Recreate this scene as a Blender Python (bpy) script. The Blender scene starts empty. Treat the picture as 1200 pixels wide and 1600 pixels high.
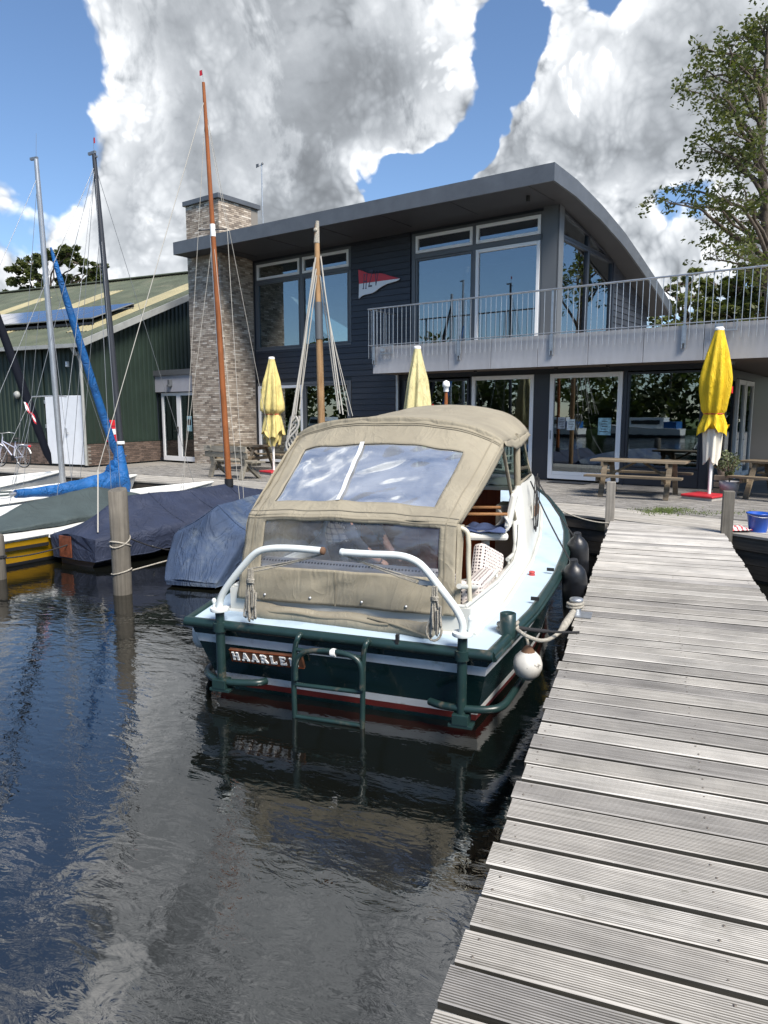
import bpy, math, random
from mathutils import Vector, Matrix, noise as mnoise
R = math.radians
random.seed(7)
SC = bpy.context.scene
COL = SC.collection
# ------------------------------------------------------------------ camera
DK = 0.65                                   # quay and jetty level above the water (z = 0)
CAMZ = 2.35
cam_d = bpy.data.cameras.new('camera'); cam = bpy.data.objects.new('camera', cam_d); COL.objects.link(cam)
cam.location = (0, 0, CAMZ); cam.rotation_euler = (R(90) - math.atan(155 / 1111.0), 0, 0)
cam_d.sensor_fit = 'VERTICAL'; cam_d.sensor_height = 36; cam_d.lens = 36 * 1111 / 1600.0
cam_d.clip_start = 0.05; cam_d.clip_end = 3000
SC.camera = cam
SC.render.engine = 'CYCLES'
SC.cycles.max_bounces = 8; SC.cycles.transparent_max_bounces = 16
SC.cycles.caustics_reflective = False; SC.cycles.caustics_refractive = False
SC.view_settings.view_transform = 'Standard'; SC.view_settings.look = 'None'
SC.view_settings.gamma = 1; SC.view_settings.use_curve_mapping = False
SC.view_settings.exposure = 1.93
# ------------------------------------------------------------------ sun
SUN_EL, SUN_AZ = 50, 148                     # azimuth clockwise from +Y (the way the camera looks)
sl = bpy.data.lights.new('sun', 'SUN'); sl.energy = 2.0; sl.angle = R(24); sl.color = (1, .93, .83)
so = bpy.data.objects.new('sun', sl); COL.objects.link(so)
sd = Vector((math.sin(R(SUN_AZ)) * math.cos(R(SUN_EL)), math.cos(R(SUN_AZ)) * math.cos(R(SUN_EL)), math.sin(R(SUN_EL))))
so.rotation_euler = sd.to_track_quat('Z', 'Y').to_euler(); so.location = (30, 20, 40)
# ------------------------------------------------------------------ world: blue sky and cumulus clouds
W = bpy.data.worlds.new('World'); SC.world = W; W.use_nodes = True
W.cycles.sampling_method = 'MANUAL'; W.cycles.sample_map_resolution = 512
class NT:
    def __init__(s, tree): s.t = tree; s.n = tree.nodes; s.l = tree.links
    def node(s, typ, **kw):
        n = s.n.new(typ)
        for k, v in kw.items(): setattr(n, k, v)
        return n
    def put(s, inp, v):
        if isinstance(v, bpy.types.NodeSocket): s.l.new(v, inp)
        elif v is not None:
            if isinstance(v, (tuple, list)) and inp.type == 'RGBA' and len(v) == 3: v = (*v, 1)
            inp.default_value = v
    def m(s, op, a, b=None, c=None, clamp=False):
        n = s.node('ShaderNodeMath', operation=op); n.use_clamp = clamp
        s.put(n.inputs[0], a)
        if b is not None: s.put(n.inputs[1], b)
        if c is not None: s.put(n.inputs[2], c)
        return n.outputs[0]
    def vm(s, op, a, b=None):
        n = s.node('ShaderNodeVectorMath', operation=op); s.put(n.inputs[0], a)
        if b is not None: s.put(n.inputs[1], b)
        return n.outputs['Value'] if op in ('DOT_PRODUCT', 'LENGTH') else n.outputs[0]
    def noise(s, vec, scale, detail=2, rough=.5, dist=0):
        n = s.node('ShaderNodeTexNoise'); s.put(n.inputs['Vector'], vec); s.put(n.inputs['Scale'], scale)
        n.inputs['Detail'].default_value = detail; n.inputs['Roughness'].default_value = rough; n.inputs['Distortion'].default_value = dist
        return n.outputs['Fac']
    def ramp(s, fac, stops):
        n = s.node('ShaderNodeValToRGB'); s.put(n.inputs[0], fac); e = n.color_ramp.elements
        while len(e) < len(stops): e.new(.5)
        for el, (p, c) in zip(e, stops): el.position = p; el.color = (*c, 1)
        return n.outputs[0]
    def mr(s, v, a, b, c=0, d=1, smooth=False):
        n = s.node('ShaderNodeMapRange'); n.interpolation_type = 'SMOOTHSTEP' if smooth else 'LINEAR'
        s.put(n.inputs[0], v)
        for i, q in zip((1, 2, 3, 4), (a, b, c, d)): s.put(n.inputs[i], q)
        return n.outputs[0]
    def mix(s, f, a, b, mode='MIX'):
        n = s.node('ShaderNodeMix', data_type='RGBA', blend_type=mode)
        s.put(n.inputs[0], f); s.put(n.inputs[6], a); s.put(n.inputs[7], b)
        return n.outputs[2]
def skydir(u, v):                           # a photograph direction as a world direction (for placing clouds)
    th = math.atan(155 / 1111.0); x = (u - 600) / 1111; y = (800 - v) / 1111
    return Vector((x, math.cos(th) + y * math.sin(th), -math.sin(th) + y * math.cos(th))).normalized()
def build_sky():
    t = NT(W.node_tree); t.n.clear()
    out = t.node('ShaderNodeOutputWorld'); d = t.node('ShaderNodeTexCoord').outputs['Generated']
    sky = t.node('ShaderNodeTexSky', sky_type='NISHITA', sun_disc=False, sun_elevation=R(SUN_EL), sun_rotation=R(SUN_AZ))
    sky.altitude = 0; sky.air_density = 1.0; sky.dust_density = .05; sky.ozone_density = 5.0
    b1 = t.node('ShaderNodeBackground'); t.l.new(sky.outputs[0], b1.inputs[0]); b1.inputs[1].default_value = .044
    # clouds: soft masses placed over the sky + fractal noise and billows that eat their edges
    def field(dv, hi):
        n1 = t.noise(dv, 2.7, 9 if hi else 5, .58, .2)
        vo = t.node('ShaderNodeTexVoronoi', feature='F1'); t.put(vo.inputs['Vector'], t.vm('ADD', dv, t.vm('MULTIPLY', t.vm('SUBTRACT', wob.outputs['Color'], (.5, .5, .5)), (.10, .10, .10))))
        vo.inputs['Scale'].default_value = 9; vo.inputs['Detail'].default_value = 3 if hi else 2; vo.inputs['Roughness'].default_value = .72; vo.inputs['Lacunarity'].default_value = 2.3
        return n1, vo.outputs['Distance']
    wob = t.node('ShaderNodeTexNoise'); t.put(wob.inputs['Vector'], d); wob.inputs['Scale'].default_value = 6; wob.inputs['Detail'].default_value = 5
    n1, v1 = field(d, True)
    dw = t.vm('NORMALIZE', t.vm('ADD', d, t.vm('MULTIPLY', t.vm('SUBTRACT', wob.outputs['Color'], (.5, .5, .5)), (.12, .12, .12))))
    masses = [(-90, 285, 70, .45), (-80, 440, 60, .4), (45, 345, 42, -.5), (110, 285, 36, -.45),  (-160, 120, 90, .4), (505, 268, 20, -.3), (330, -170, 170, .35), (200, -560, 300, .4), (760, -480, 300, .4), (1150, -250, 180, .35), (760, -90, 100, -.5), (430, 110, 270, .55), (250, 60, 120, .3), (610, 60, 160, .30), (660, 180, 105, .55), (560, 200, 90, .4), (300, 230, 150, .40), (205, 330, 100, .42), (230, 430, 120, .5), (400, 330, 120, .5), (480, 360, 80, .4), (500, 310, 48, .5),
              (95, 345, 55, .32), (60, 372, 40, .3), (0, 287, 34, .5), (-5, 165, 30, .45), (0, 420, 40, .45), (97, 202, 16, .35), (130, 190, 20, .25),
              (900, 150, 90, .5), (1000, 95, 95, .45), (1110, 190, 180, .6), (1085, 300, 60, .3), (1000, 230, 120, .45), (1170, 40, 130, .5), (800, 225, 66, .7), (880, 230, 70, .4), (860, 15, 42, .45), (1030, 390, 60, .6), (1120, 372, 48, .55), (1180, 300, 110, .4), (790, 10, 30, .3),
              (40, 80, 110, -1.1), (80, 190, 40, -.4), (75, 245, 62, -.7), (110, 40, 50, -.3), (30, 200, 40, -.3), (805, 55, 36, -1.1), (775, 100, 38, -1.1), (765, 150, 34, -1.2), (748, 200, 26, -1.1), (725, 240, 26, -.9), (690, 268, 24, -.7), (630, 275, 30, -.7), (582, 288, 44, -1.2), (660, 290, 44, -.6), (705, 262, 34, -.6), (650, 305, 34, -.5), (540, 262, 20, -.3), (965, 0, 46, -1.2), (930, 30, 24, -.6), (1064, 340, 38, -2.0), (1110, 335, 26, -.5), (30, 380, 34, -.4), (820, 100, 40, -.5), (860, 60, 30, -.3)]
    tot = t.m('MULTIPLY', t.m('SUBTRACT', n1, .5), 1.15)
    tot = t.m('ADD', tot, t.m('MULTIPLY', t.m('SUBTRACT', .50, v1), .40))
    for (u, v, r, w) in masses:
        c = skydir(u, v); q = t.m('MULTIPLY', t.m('SUBTRACT', t.vm('DOT_PRODUCT', dw, tuple(c)), 1.0), 2.0 / (r / 1111.0) ** 2)
        g = t.m('EXPONENT', t.m('MULTIPLY', t.m('MULTIPLY', q, q), -.55))
        tot = t.m('MULTIPLY_ADD', g, w, tot)
    n3 = t.noise(d, 21, 5, .65, .3); tot = t.m('ADD', tot, t.m('MULTIPLY', t.m('SUBTRACT', n3, .5), .36)); tot = t.m('ADD', tot, .07)
    soft = t.mr(n1, .38, .62, .10, .42); mask = t.mr(tot, t.m('MULTIPLY', soft, -.35), t.m('MULTIPLY', soft, 1.0), 0, 1, True)
    core = t.mr(tot, .07, 1.35, 0, 1)
    # relief of the billows: the cloud field a little towards the sun compared with here
    dl = t.vm('ADD', d, tuple(Vector((.55, -.1, .8)) * .030)); n1b, v1b = field(dl, False)
    rel = t.m('ADD', t.m('MULTIPLY', t.m('SUBTRACT', n1, n1b), 1.1), t.m('MULTIPLY', t.m('SUBTRACT', v1b, v1), .75))
    lum = t.m('ADD', t.mr(t.m('POWER', core, 1.0), 0, 1, 1.12, .52), t.m('ADD', t.m('ADD', t.m('MULTIPLY', rel, t.mr(core, 0, .8, .50, .08)), t.m('MULTIPLY', t.m('SUBTRACT', .68, v1), t.mr(core, 0, .8, .60, .22))), t.m('MULTIPLY', t.m('SUBTRACT', n1, .52), t.mr(core, 0, 1, 0, .8))))
    sunny = [(160, 50, 60, .5), (215, 240, 75, .45), (700, 180, 75, .5), (650, 235, 45, .35), (470, 300, 60, .5), (165, 320, 60, .45), (260, 300, 60, .3), (890, 110, 80, .5), (980, 50, 75, .45), (850, 170, 60, .5), (940, 200, 60, .4), (1010, 160, 60, .35), (1150, 15, 80, .5), (1040, 385, 70, .6), (1120, 360, 50, .5), (780, 215, 50, .5), (760, 25, 50, .5), (700, 40, 60, .35)]
    sunny += [(120, 120, 50, .5), (140, 230, 50, .4), (60, 380, 60, .5), (735, 130, 50, .4), (480, 10, 60, .2), (560, 330, 50, .5), (1060, 100, 60, .25)]; lit = 0.0
    for (u, v, r, w) in sunny:
        q = t.m('MULTIPLY', t.m('SUBTRACT', t.vm('DOT_PRODUCT', dw, tuple(skydir(u, v))), 1.0), 2.0 / (r * 1.25 / 1111.0) ** 2)
        lit = t.m('MULTIPLY_ADD', t.m('EXPONENT', q), w * .80, lit)
    billow = t.m('MAXIMUM', t.m('ADD', .75, t.m('MULTIPLY', t.m('SUBTRACT', .50, v1), 1.3)), .15); lum = t.m('ADD', lum, t.m('MULTIPLY', lit, billow))
    f2 = t.noise(t.vm('ADD', d, (7.1, 2.9, 4.4)), 2.3, 9, .60, .35)
    fr = t.m('FRACT', t.m('MULTIPLY', f2, 6.0)); saw = t.m('SUBTRACT', 1.0, fr); saw = t.m('MINIMUM', t.m('MULTIPLY', saw, saw), t.m('MULTIPLY', fr, 5.0))
    lum = t.m('ADD', lum, t.m('MULTIPLY', t.m('SUBTRACT', saw, .33), t.mr(core, 0, .9, .46, .20)))
    lum = t.m('SMOOTH_MIN', t.m('SMOOTH_MAX', lum, .20, .20), 1.12, .45)
    tint = t.ramp(t.mr(lum, .36, 1.0), [(0, (.885, .94, 1.0)), (.55, (.95, .975, 1.0)), (1, (1, .992, .98))])
    b2 = t.node('ShaderNodeBackground'); t.l.new(tint, b2.inputs[0]); t.l.new(t.m('MULTIPLY', t.m('POWER', lum, 1.12), CLOUD), b2.inputs[1])
    mx = t.node('ShaderNodeMixShader'); t.l.new(t.m('MULTIPLY', mask, .97), mx.inputs[0]); t.l.new(b1.outputs[0], mx.inputs[1]); t.l.new(b2.outputs[0], mx.inputs[2])
    t.l.new(mx.outputs[0], out.inputs[0])
CLOUD = .41
build_sky()
# ------------------------------------------------------------------ materials
MT = {}
def mat(name, col, rough=.6, metal=0, var=0, vs=4, bump=0, bs=60, rnd=0, rcol=None, spec=.5, coat=0, stretch=None, crease=None, dirt=None, ds=2.5, dlo=.5, dhi=.7):
    """Principled material with noise variation (var), per-piece variation (rnd), fine relief (bump) and patches of dirt."""
    if name in MT: return MT[name]
    m = bpy.data.materials.new(name); m.use_nodes = True; t = NT(m.node_tree)
    b = t.n['Principled BSDF']; b.inputs['Roughness'].default_value = rough; b.inputs['Metallic'].default_value = metal
    b.inputs['Specular IOR Level'].default_value = spec; b.inputs['Coat Weight'].default_value = coat
    vec = t.node('ShaderNodeTexCoord').outputs['Object']
    if stretch: vec = t.vm('MULTIPLY', vec, stretch)
    c = None
    if rnd:
        r = t.m('FRACT', t.m('ADD', t.node('ShaderNodeObjectInfo').outputs['Random'], t.node('ShaderNodeNewGeometry').outputs['Random Per Island']))
        if rcol: c = t.ramp(r, rcol)
        else: c = t.mix(1.0, (*col, 1), t.ramp(r, [(0, (1 - rnd,) * 3), (1, (1 + rnd,) * 3)]), 'MULTIPLY')
        vec = t.vm('ADD', vec, t.node('ShaderNodeCombineXYZ').outputs[0]) if False else vec
    if var:
        f = t.noise(vec, vs, 6, .6)
        lo = tuple(max(0, 1 - var * 1.6) for _ in range(3)); hi = tuple(1 + var for _ in range(3))
        c = t.mix(1.0, c if c is not None else (*col, 1), t.ramp(f, [(.3, lo), (.7, hi)]), 'MULTIPLY')
    if dirt:
        f = t.mr(t.noise(vec, ds, 7, .65), dlo, dhi, 0, 1, True)
        c = t.mix(f, c if c is not None else (*col, 1), (*dirt, 1))
    if c is not None: t.l.new(c, b.inputs['Base Color'])
    else: b.inputs['Base Color'].default_value = (*col, 1)
    if bump:
        bn = t.node('ShaderNodeBump'); bn.inputs['Strength'].default_value = bump; bn.inputs['Distance'].default_value = .02
        t.l.new(t.noise(vec, bs, 4, .6), bn.inputs['Height']); t.l.new(bn.outputs[0], b.inputs['Normal'])
        if crease:
            b2 = t.node('ShaderNodeBump'); b2.inputs['Strength'].default_value = crease[1]; b2.inputs['Distance'].default_value = .05
            cr = t.noise(t.vm('MULTIPLY', vec, crease[2] if len(crease) > 2 else (1, 1, 1)), crease[0], 3, .55, 1.6); rid = t.m('ABSOLUTE', t.m('SUBTRACT', cr, .5))
            t.l.new(t.m('ADD', cr, t.m('MULTIPLY', t.m('POWER', t.m('SUBTRACT', 1.0, rid), 14.0), .35)), b2.inputs['Height']); t.l.new(b2.outputs[0], bn.inputs['Normal'])
    MT[name] = m
    return m
def wood(name, a, b_, rough=.75, grain=(1.2, 40, 40), rnd=.25, bump=.4, seed=0, blot=None, speck=None):
    """Weathered wood: streaks along the local x axis of the piece, each piece its own tone."""
    m = bpy.data.materials.new(name); m.use_nodes = True; t = NT(m.node_tree); b = t.n['Principled BSDF']
    b.inputs['Roughness'].default_value = rough; b.inputs['Specular IOR Level'].default_value = .18
    obj = t.node('ShaderNodeTexCoord').outputs['Object']; oi = t.node('ShaderNodeObjectInfo'); isl = t.node('ShaderNodeNewGeometry').outputs['Random Per Island']
    rr = t.m('FRACT', t.m('ADD', oi.outputs['Random'], isl))
    off = t.node('ShaderNodeCombineXYZ'); t.l.new(t.m('MULTIPLY', rr, 37.0), off.inputs[0]); t.l.new(t.m('MULTIPLY', rr, 91.0), off.inputs[1])
    v0 = t.vm('ADD', obj, off.outputs[0]); v = t.vm('MULTIPLY', v0, grain)
    g = t.noise(v, 1.0, 6, .65, .3); g2 = t.noise(v0, 2.3, 5, .6)
    c = t.mix(t.mr(g, .3, .7), (*a, 1), (*b_, 1))
    c = t.mix(1.0, c, t.ramp(g2, [(.3, (.72, .72, .72)), (.7, (1.2, 1.19, 1.17))]), 'MULTIPLY')
    c = t.mix(1.0, c, t.ramp(rr, [(0, (1 - rnd, 1 - rnd, 1 - rnd * .95)), (.5, (1, .99, .97)), (1, (1 + rnd, 1 + rnd, 1 + rnd * .97))]), 'MULTIPLY')
    if blot:
        c = t.mix(t.mr(t.noise(v0, 1.1, 6, .7), .56, .70, 0, .75, True), c, (*blot, 1))
    if speck:
        c = t.mix(t.mr(t.noise(v0, 8.0, 5, .7, .5), .63, .72, 0, .7, True), c, (*speck, 1))
        c = t.mix(t.mr(t.noise(t.vm('ADD', v0, (5, 9, 2)), 26.0, 3, .6), .735, .76, 0, .8, True), c, (.62, .62, .58, 1))
    t.l.new(c, b.inputs['Base Color'])
    bn = t.node('ShaderNodeBump'); bn.inputs['Strength'].default_value = bump; bn.inputs['Distance'].default_value = .01
    t.l.new(g, bn.inputs['Height']); t.l.new(bn.outputs[0], b.inputs['Normal'])
    MT[name] = m; return m
def glass(name, tint=(.55, .62, .6), refl=.12, edge=.75, rough=0.0, wav=0.0, ws=1.2, haze=0, hcol=(.7, .75, .85), hs=3, gcol=(.84, .92, 1)):
    m = bpy.data.materials.new(name); m.use_nodes = True; t = NT(m.node_tree); t.n.remove(t.n['Principled BSDF'])
    o = t.n['Material Output']; tr = t.node('ShaderNodeBsdfTransparent'); tr.inputs[0].default_value = (*tint, 1)
    gl = t.node('ShaderNodeBsdfGlossy'); gl.inputs['Roughness'].default_value = rough; gl.inputs[0].default_value = (*gcol, 1)
    lw = t.node('ShaderNodeLayerWeight'); lw.inputs[0].default_value = .25
    f = t.mr(lw.outputs['Fresnel'], 0, 1, refl, edge)
    if wav:
        bn = t.node('ShaderNodeBump'); bn.inputs['Strength'].default_value = wav; bn.inputs['Distance'].default_value = .05
        t.l.new(t.noise(t.node('ShaderNodeTexCoord').outputs['Object'], ws, 3, .5, .4), bn.inputs['Height']); t.l.new(bn.outputs[0], gl.inputs['Normal'])
    mx = t.node('ShaderNodeMixShader'); t.l.new(f, mx.inputs[0]); t.l.new(tr.outputs[0], mx.inputs[1]); t.l.new(gl.outputs[0], mx.inputs[2])
    res = mx.outputs[0]
    if haze:
        df = t.node('ShaderNodeBsdfDiffuse'); df.inputs[0].default_value = (*hcol, 1)
        m2 = t.node('ShaderNodeMixShader'); obj = t.node('ShaderNodeTexCoord').outputs['Object']
        hz = t.mr(t.noise(t.vm('MULTIPLY', obj, (1, 1, 2.5)), hs, 5, .6, .8), .35, .75, haze * .25, haze)
        t.l.new(hz, m2.inputs[0]); t.l.new(res, m2.inputs[1]); t.l.new(df.outputs[0], m2.inputs[2]); res = m2.outputs[0]
    t.l.new(res, o.inputs[0]); MT[name] = m; return m
# ------------------------------------------------------------------ mesh builder
class MB:
    def __init__(s): s.v = []; s.f = []; s.mi = []; s.sm = []
    def add(s, vs, fs, mi=0, smooth=False):
        o = len(s.v); s.v += [tuple(p) for p in vs]
        for f in fs: s.f.append(tuple(i + o for i in f)); s.mi.append(mi); s.sm.append(smooth)
        return s
    def box(s, c, d, rot=None, mi=0):
        hx, hy, hz = d[0] / 2, d[1] / 2, d[2] / 2
        vs = [Vector((x, y, z)) for x in (-hx, hx) for y in (-hy, hy) for z in (-hz, hz)]
        if rot is not None: vs = [rot @ p for p in vs]
        c = Vector(c)
        return s.add([p + c for p in vs], [(0, 1, 3, 2), (4, 6, 7, 5), (0, 4, 5, 1), (2, 3, 7, 6), (0, 2, 6, 4), (1, 5, 7, 3)], mi)
    def bb(s, x0, x1, y0, y1, z0, z1, mi=0):
        return s.box(((x0 + x1) / 2, (y0 + y1) / 2, (z0 + z1) / 2), (abs(x1 - x0), abs(y1 - y0), abs(z1 - z0)), None, mi)
    def beam(s, p, q, w, h, mi=0, up=(0, 0, 1)):
        p, q = Vector(p), Vector(q); x = (q - p); L = x.length; x.normalize(); up = Vector(up)
        y = up.cross(x)
        if y.length < 1e-4: y = Vector((0, 1, 0)).cross(x)
        y.normalize(); z = x.cross(y); M = Matrix((x, y, z)).transposed()
        return s.box((p + q) / 2, (L, w, h), M, mi)
    def tube(s, pts, r, n=8, mi=0, caps=True, smooth=True, flat=1.0):
        pts = [Vector(p) for p in pts]; N = len(pts); rs = r if isinstance(r, (list, tuple)) else [r] * N
        vs = []; prev = None
        for i, p in enumerate(pts):
            d = (pts[min(i + 1, N - 1)] - pts[max(i - 1, 0)])
            if d.length < 1e-9: d = Vector((0, 0, 1))
            d.normalize()
            a = prev - d * prev.dot(d) if prev is not None else (Vector((0, 0, 1)) - d * d.z if abs(d.z) < .95 else Vector((1, 0, 0)) - d * d.x)
            if a.length < 1e-6: a = d.orthogonal()
            a.normalize(); prev = a; b = d.cross(a)
            for k in range(n):
                an = 2 * math.pi * k / n; vs.append(p + (a * math.cos(an) * flat + b * math.sin(an)) * rs[i])
        fs = [(i * n + k, i * n + (k + 1) % n, (i + 1) * n + (k + 1) % n, (i + 1) * n + k) for i in range(N - 1) for k in range(n)]
        s.add(vs, fs, mi, smooth)
        if caps:
            s.add(vs[:n][::-1], [tuple(range(n))], mi); s.add(vs[-n:], [tuple(range(n))], mi)
        return s
    def lathe(s, c, prof, n=16, mi=0, smooth=True, axis=None):
        c = Vector(c); M = Matrix.Identity(3) if axis is None else Vector(axis).to_track_quat('Z', 'Y').to_matrix()
        vs = [c + M @ Vector((r * math.cos(2 * math.pi * k / n), r * math.sin(2 * math.pi * k / n), z)) for (r, z) in prof for k in range(n)]
        fs = [(i * n + k, i * n + (k + 1) % n, (i + 1) * n + (k + 1) % n, (i + 1) * n + k) for i in range(len(prof) - 1) for k in range(n)]
        s.add(vs, fs, mi, smooth)
        if prof[0][0] > 1e-4: s.add(vs[:n][::-1], [tuple(range(n))], mi)
        if prof[-1][0] > 1e-4: s.add(vs[-n:], [tuple(range(n))], mi)
        return s
    def prism(s, poly, z0, z1, mi=0, fn=None):
        """poly in (a,b), extruded from z0 to z1; fn maps (a,b,z) to space."""
        fn = fn or (lambda a, b, z: (a, b, z)); n = len(poly)
        vs = [fn(a, b, z0) for a, b in poly] + [fn(a, b, z1) for a, b in poly]
        return s.add(vs, [tuple(range(n))[::-1], tuple(range(n, 2 * n))] + [(i, (i + 1) % n, n + (i + 1) % n, n + i) for i in range(n)], mi)
    def grid(s, fn, nu, nv, mi=0, smooth=True, keep=None):
        vs = [fn(i / nu, j / nv) for j in range(nv + 1) for i in range(nu + 1)]
        fs = [(j * (nu + 1) + i, j * (nu + 1) + i + 1, (j + 1) * (nu + 1) + i + 1, (j + 1) * (nu + 1) + i) for j in range(nv) for i in range(nu)
              if keep is None or keep((i + .5) / nu, (j + .5) / nv)]
        return s.add(vs, fs, mi, smooth)
    def side(s):                            # lower side faces of a plank take the second material
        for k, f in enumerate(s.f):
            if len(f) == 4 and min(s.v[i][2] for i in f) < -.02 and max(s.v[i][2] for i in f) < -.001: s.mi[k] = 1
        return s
    def mesh(s, name, mats):
        me = bpy.data.meshes.new(name); me.from_pydata([tuple(p) for p in s.v], [], s.f)
        for m in (mats if isinstance(mats, (list, tuple)) else [mats]): me.materials.append(m if not isinstance(m, str) else MT[m])
        me.polygons.foreach_set('material_index', s.mi); me.polygons.foreach_set('use_smooth', s.sm); me.update(); return me
    def build(s, name, mats, parent=None, loc=None, rot=0, label=None, kind=None, solid=0, bevel=0):
        o = bpy.data.objects.new(name, s.mesh(name, mats)); COL.objects.link(o)
        if parent is not None: o.parent = parent
        if loc is not None: o.location = loc
        if rot: o.rotation_euler = (0, 0, rot)
        if label: o['label'] = label
        if kind: o['kind'] = kind
        if solid:
            md = o.modifiers.new('thickness', 'SOLIDIFY'); md.thickness = solid; md.offset = 0
        if bevel:
            md = o.modifiers.new('bevel', 'BEVEL'); md.width = bevel; md.segments = 2; md.limit_method = 'ANGLE'
        return o
def tag(o, label, cat, group=None):
    o['label'] = label; o['category'] = cat
    if group: o['group'] = group
    return o
def thing(name, label, cat, loc=(0, 0, 0), rot=0, group=None):
    o = bpy.data.objects.new(name, None); o.empty_display_size = .2; COL.objects.link(o); o.location = loc; o.rotation_euler = (0, 0, rot)
    return tag(o, label, cat, group)
def struct(o): o['kind'] = 'structure'; return o
def kids(o): return [c for c in bpy.data.objects if c.parent == o]
def dup(o, loc=None, rot=None, label=None, parent=None):
    c = o.copy(); COL.objects.link(c)
    if parent is not None: c.parent = parent
    if loc is not None: c.location = loc
    if rot is not None: c.rotation_euler = (0, 0, rot)
    if label: c['label'] = label
    for k in kids(o): dup(k, parent=c)
    return c
UNIT = {}
def unit_box(mats):
    key = str(mats)
    if key not in UNIT: UNIT[key] = MB().box((0, 0, 0), (1, 1, 1)).mesh('piece', mats)
    return UNIT[key]
def pieces(name, boxes, mats, parent, ncap=300, world=None, rest=None):
    """alike pieces (centre, size, z rotation): the nearest ncap as parts of their own, the rest joined."""
    C = Vector((0, 0, CAMZ))
    if len(boxes) > ncap:
        M = parent.matrix_basis if world is None else world
        boxes = sorted(boxes, key=lambda b: (M @ Vector(b[0]) - C).length)
    me = unit_box(mats)
    for b in boxes[:ncap]:
        o = bpy.data.objects.new(name, me); COL.objects.link(o); o.parent = parent
        o.location = b[0]; o.scale = b[1]
        if len(b) > 2 and b[2]: o.rotation_euler = (0, 0, b[2])
    if len(boxes) > ncap:
        mb = MB()
        for b in boxes[ncap:]: mb.box(b[0], b[1], Matrix.Rotation(b[2], 3, 'Z') if len(b) > 2 and b[2] else None)
        mb.build(rest or name + '_field', mats, parent, kind='stuff')
def pz(u, v, z):                            # a photograph point on the level z as a point of the place
    d = skydir(u, v); t = (z - CAMZ) / d.z; return Vector((0, 0, CAMZ)) + d * t
def smooth_pts(pts, n=6):
    pts = [Vector(p) for p in pts]; P = [pts[0]] + pts + [pts[-1]]; out = []
    for i in range(1, len(P) - 2):
        a, b, c, d = P[i - 1], P[i], P[i + 1], P[i + 2]
        for k in range(n):
            t = k / n
            out.append(.5 * ((2 * b) + (c - a) * t + (2 * a - 5 * b + 4 * c - d) * t * t + (3 * b - a - 3 * c + d) * t ** 3))
    return out + [pts[-1]]
def sag(p, q, s, n=10):
    p, q = Vector(p), Vector(q); return [p.lerp(q, i / n) + Vector((0, 0, -4 * s * (i / n) * (1 - i / n))) for i in range(n + 1)]
def interp(tab, y):
    if y <= tab[0][0]: return tab[0][1]
    for (a, p), (b, q) in zip(tab, tab[1:]):
        if y <= b: return p + (q - p) * (y - a) / (b - a)
    return tab[-1][1]
# ------------------------------------------------------------------ palette
wood('dock_wood', (.30, .287, .27), (.49, .475, .45), .72, (1.3, 55, 30), .28, .35, blot=(.24, .23, .205), speck=(.15, .145, .12))
wood('dock_side', (.03, .03, .026), (.065, .062, .055), .9, (1.3, 55, 30), .2, .3)  # plank edges: shade of the gaps put into the colour, along with algae
wood('dock_groove', (.13, .124, .112), (.25, .24, .22), .85, (1.3, 55, 30), .28, .35)  # groove floors and walls: dirt plus groove shade, both painted as darker wood
wood('quay_board', (.28, .265, .24), (.43, .415, .385), .75, (1.0, 30, 30), .16, .35)
wood('dark_timber', (.045, .04, .034), (.10, .088, .075), .8, (1.0, 22, 22), .3, .5, blot=(.03, .04, .025))
wood('post_wood', (.085, .078, .068), (.17, .158, .138), .85, (30, 30, 1.2), .2, .6, blot=(.14, .15, .11))
wood('bench_wood', (.12, .095, .065), (.25, .205, .15), .75, (1.5, 30, 30), .25, .4)
wood('grey_bench_wood', (.15, .14, .115), (.28, .26, .22), .8, (1.5, 30, 30), .25, .4)
wood('varnish', (.22, .075, .028), (.31, .115, .045), .28, (18, 18, .8), .05, .08)
wood('old_spar', (.24, .135, .06), (.38, .25, .14), .6, (24, 24, 1.5), .05, .3, blot=(.10, .085, .07))
wood('mahogany', (.13, .030, .012), (.20, .052, .02), .3, (30, 30, 1.2), .15, .1)
mat('screw', (.16, .14, .12), .6, .5)
mat('galv', (.46, .48, .50), .45, .85, var=.12, vs=9)
mat('white_paint', (.80, .80, .78), .35, var=.05, vs=6)
mat('white_frame', (.76, .77, .78), .4)
mat('rope_mat', (.42, .39, .33), .9, bump=.8, bs=160, var=.2, vs=40)
mat('rope_dark', (.02, .02, .022), .8, bump=.6, bs=160)
mat('black_rubber', (.012, .013, .016), .38, var=.3, vs=8, bump=.1, bs=30, dirt=(.06, .06, .055), ds=4, dlo=.58, dhi=.75)
mat('black', (.012, .012, .013), .5)
mat('earth', (.16, .14, .115), .95, var=.25, vs=2, bump=.5)
mat('grass', (.10, .14, .03), .9, var=.3, vs=8)
mat('paver', (.21, .20, .185), .88, var=.12, vs=3, bump=.25, bs=90, rnd=.2)
mat('terrace_stone', (.22, .208, .188), .88, var=.16, vs=1.3, bump=.2, bs=50, dirt=(.17, .16, .14), ds=.8)
mat('plinth_brick', (.115, .082, .066), .9, var=.2, vs=6, rnd=.4, bump=.3)
mat('mortar', (.20, .185, .165), .95)
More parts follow.
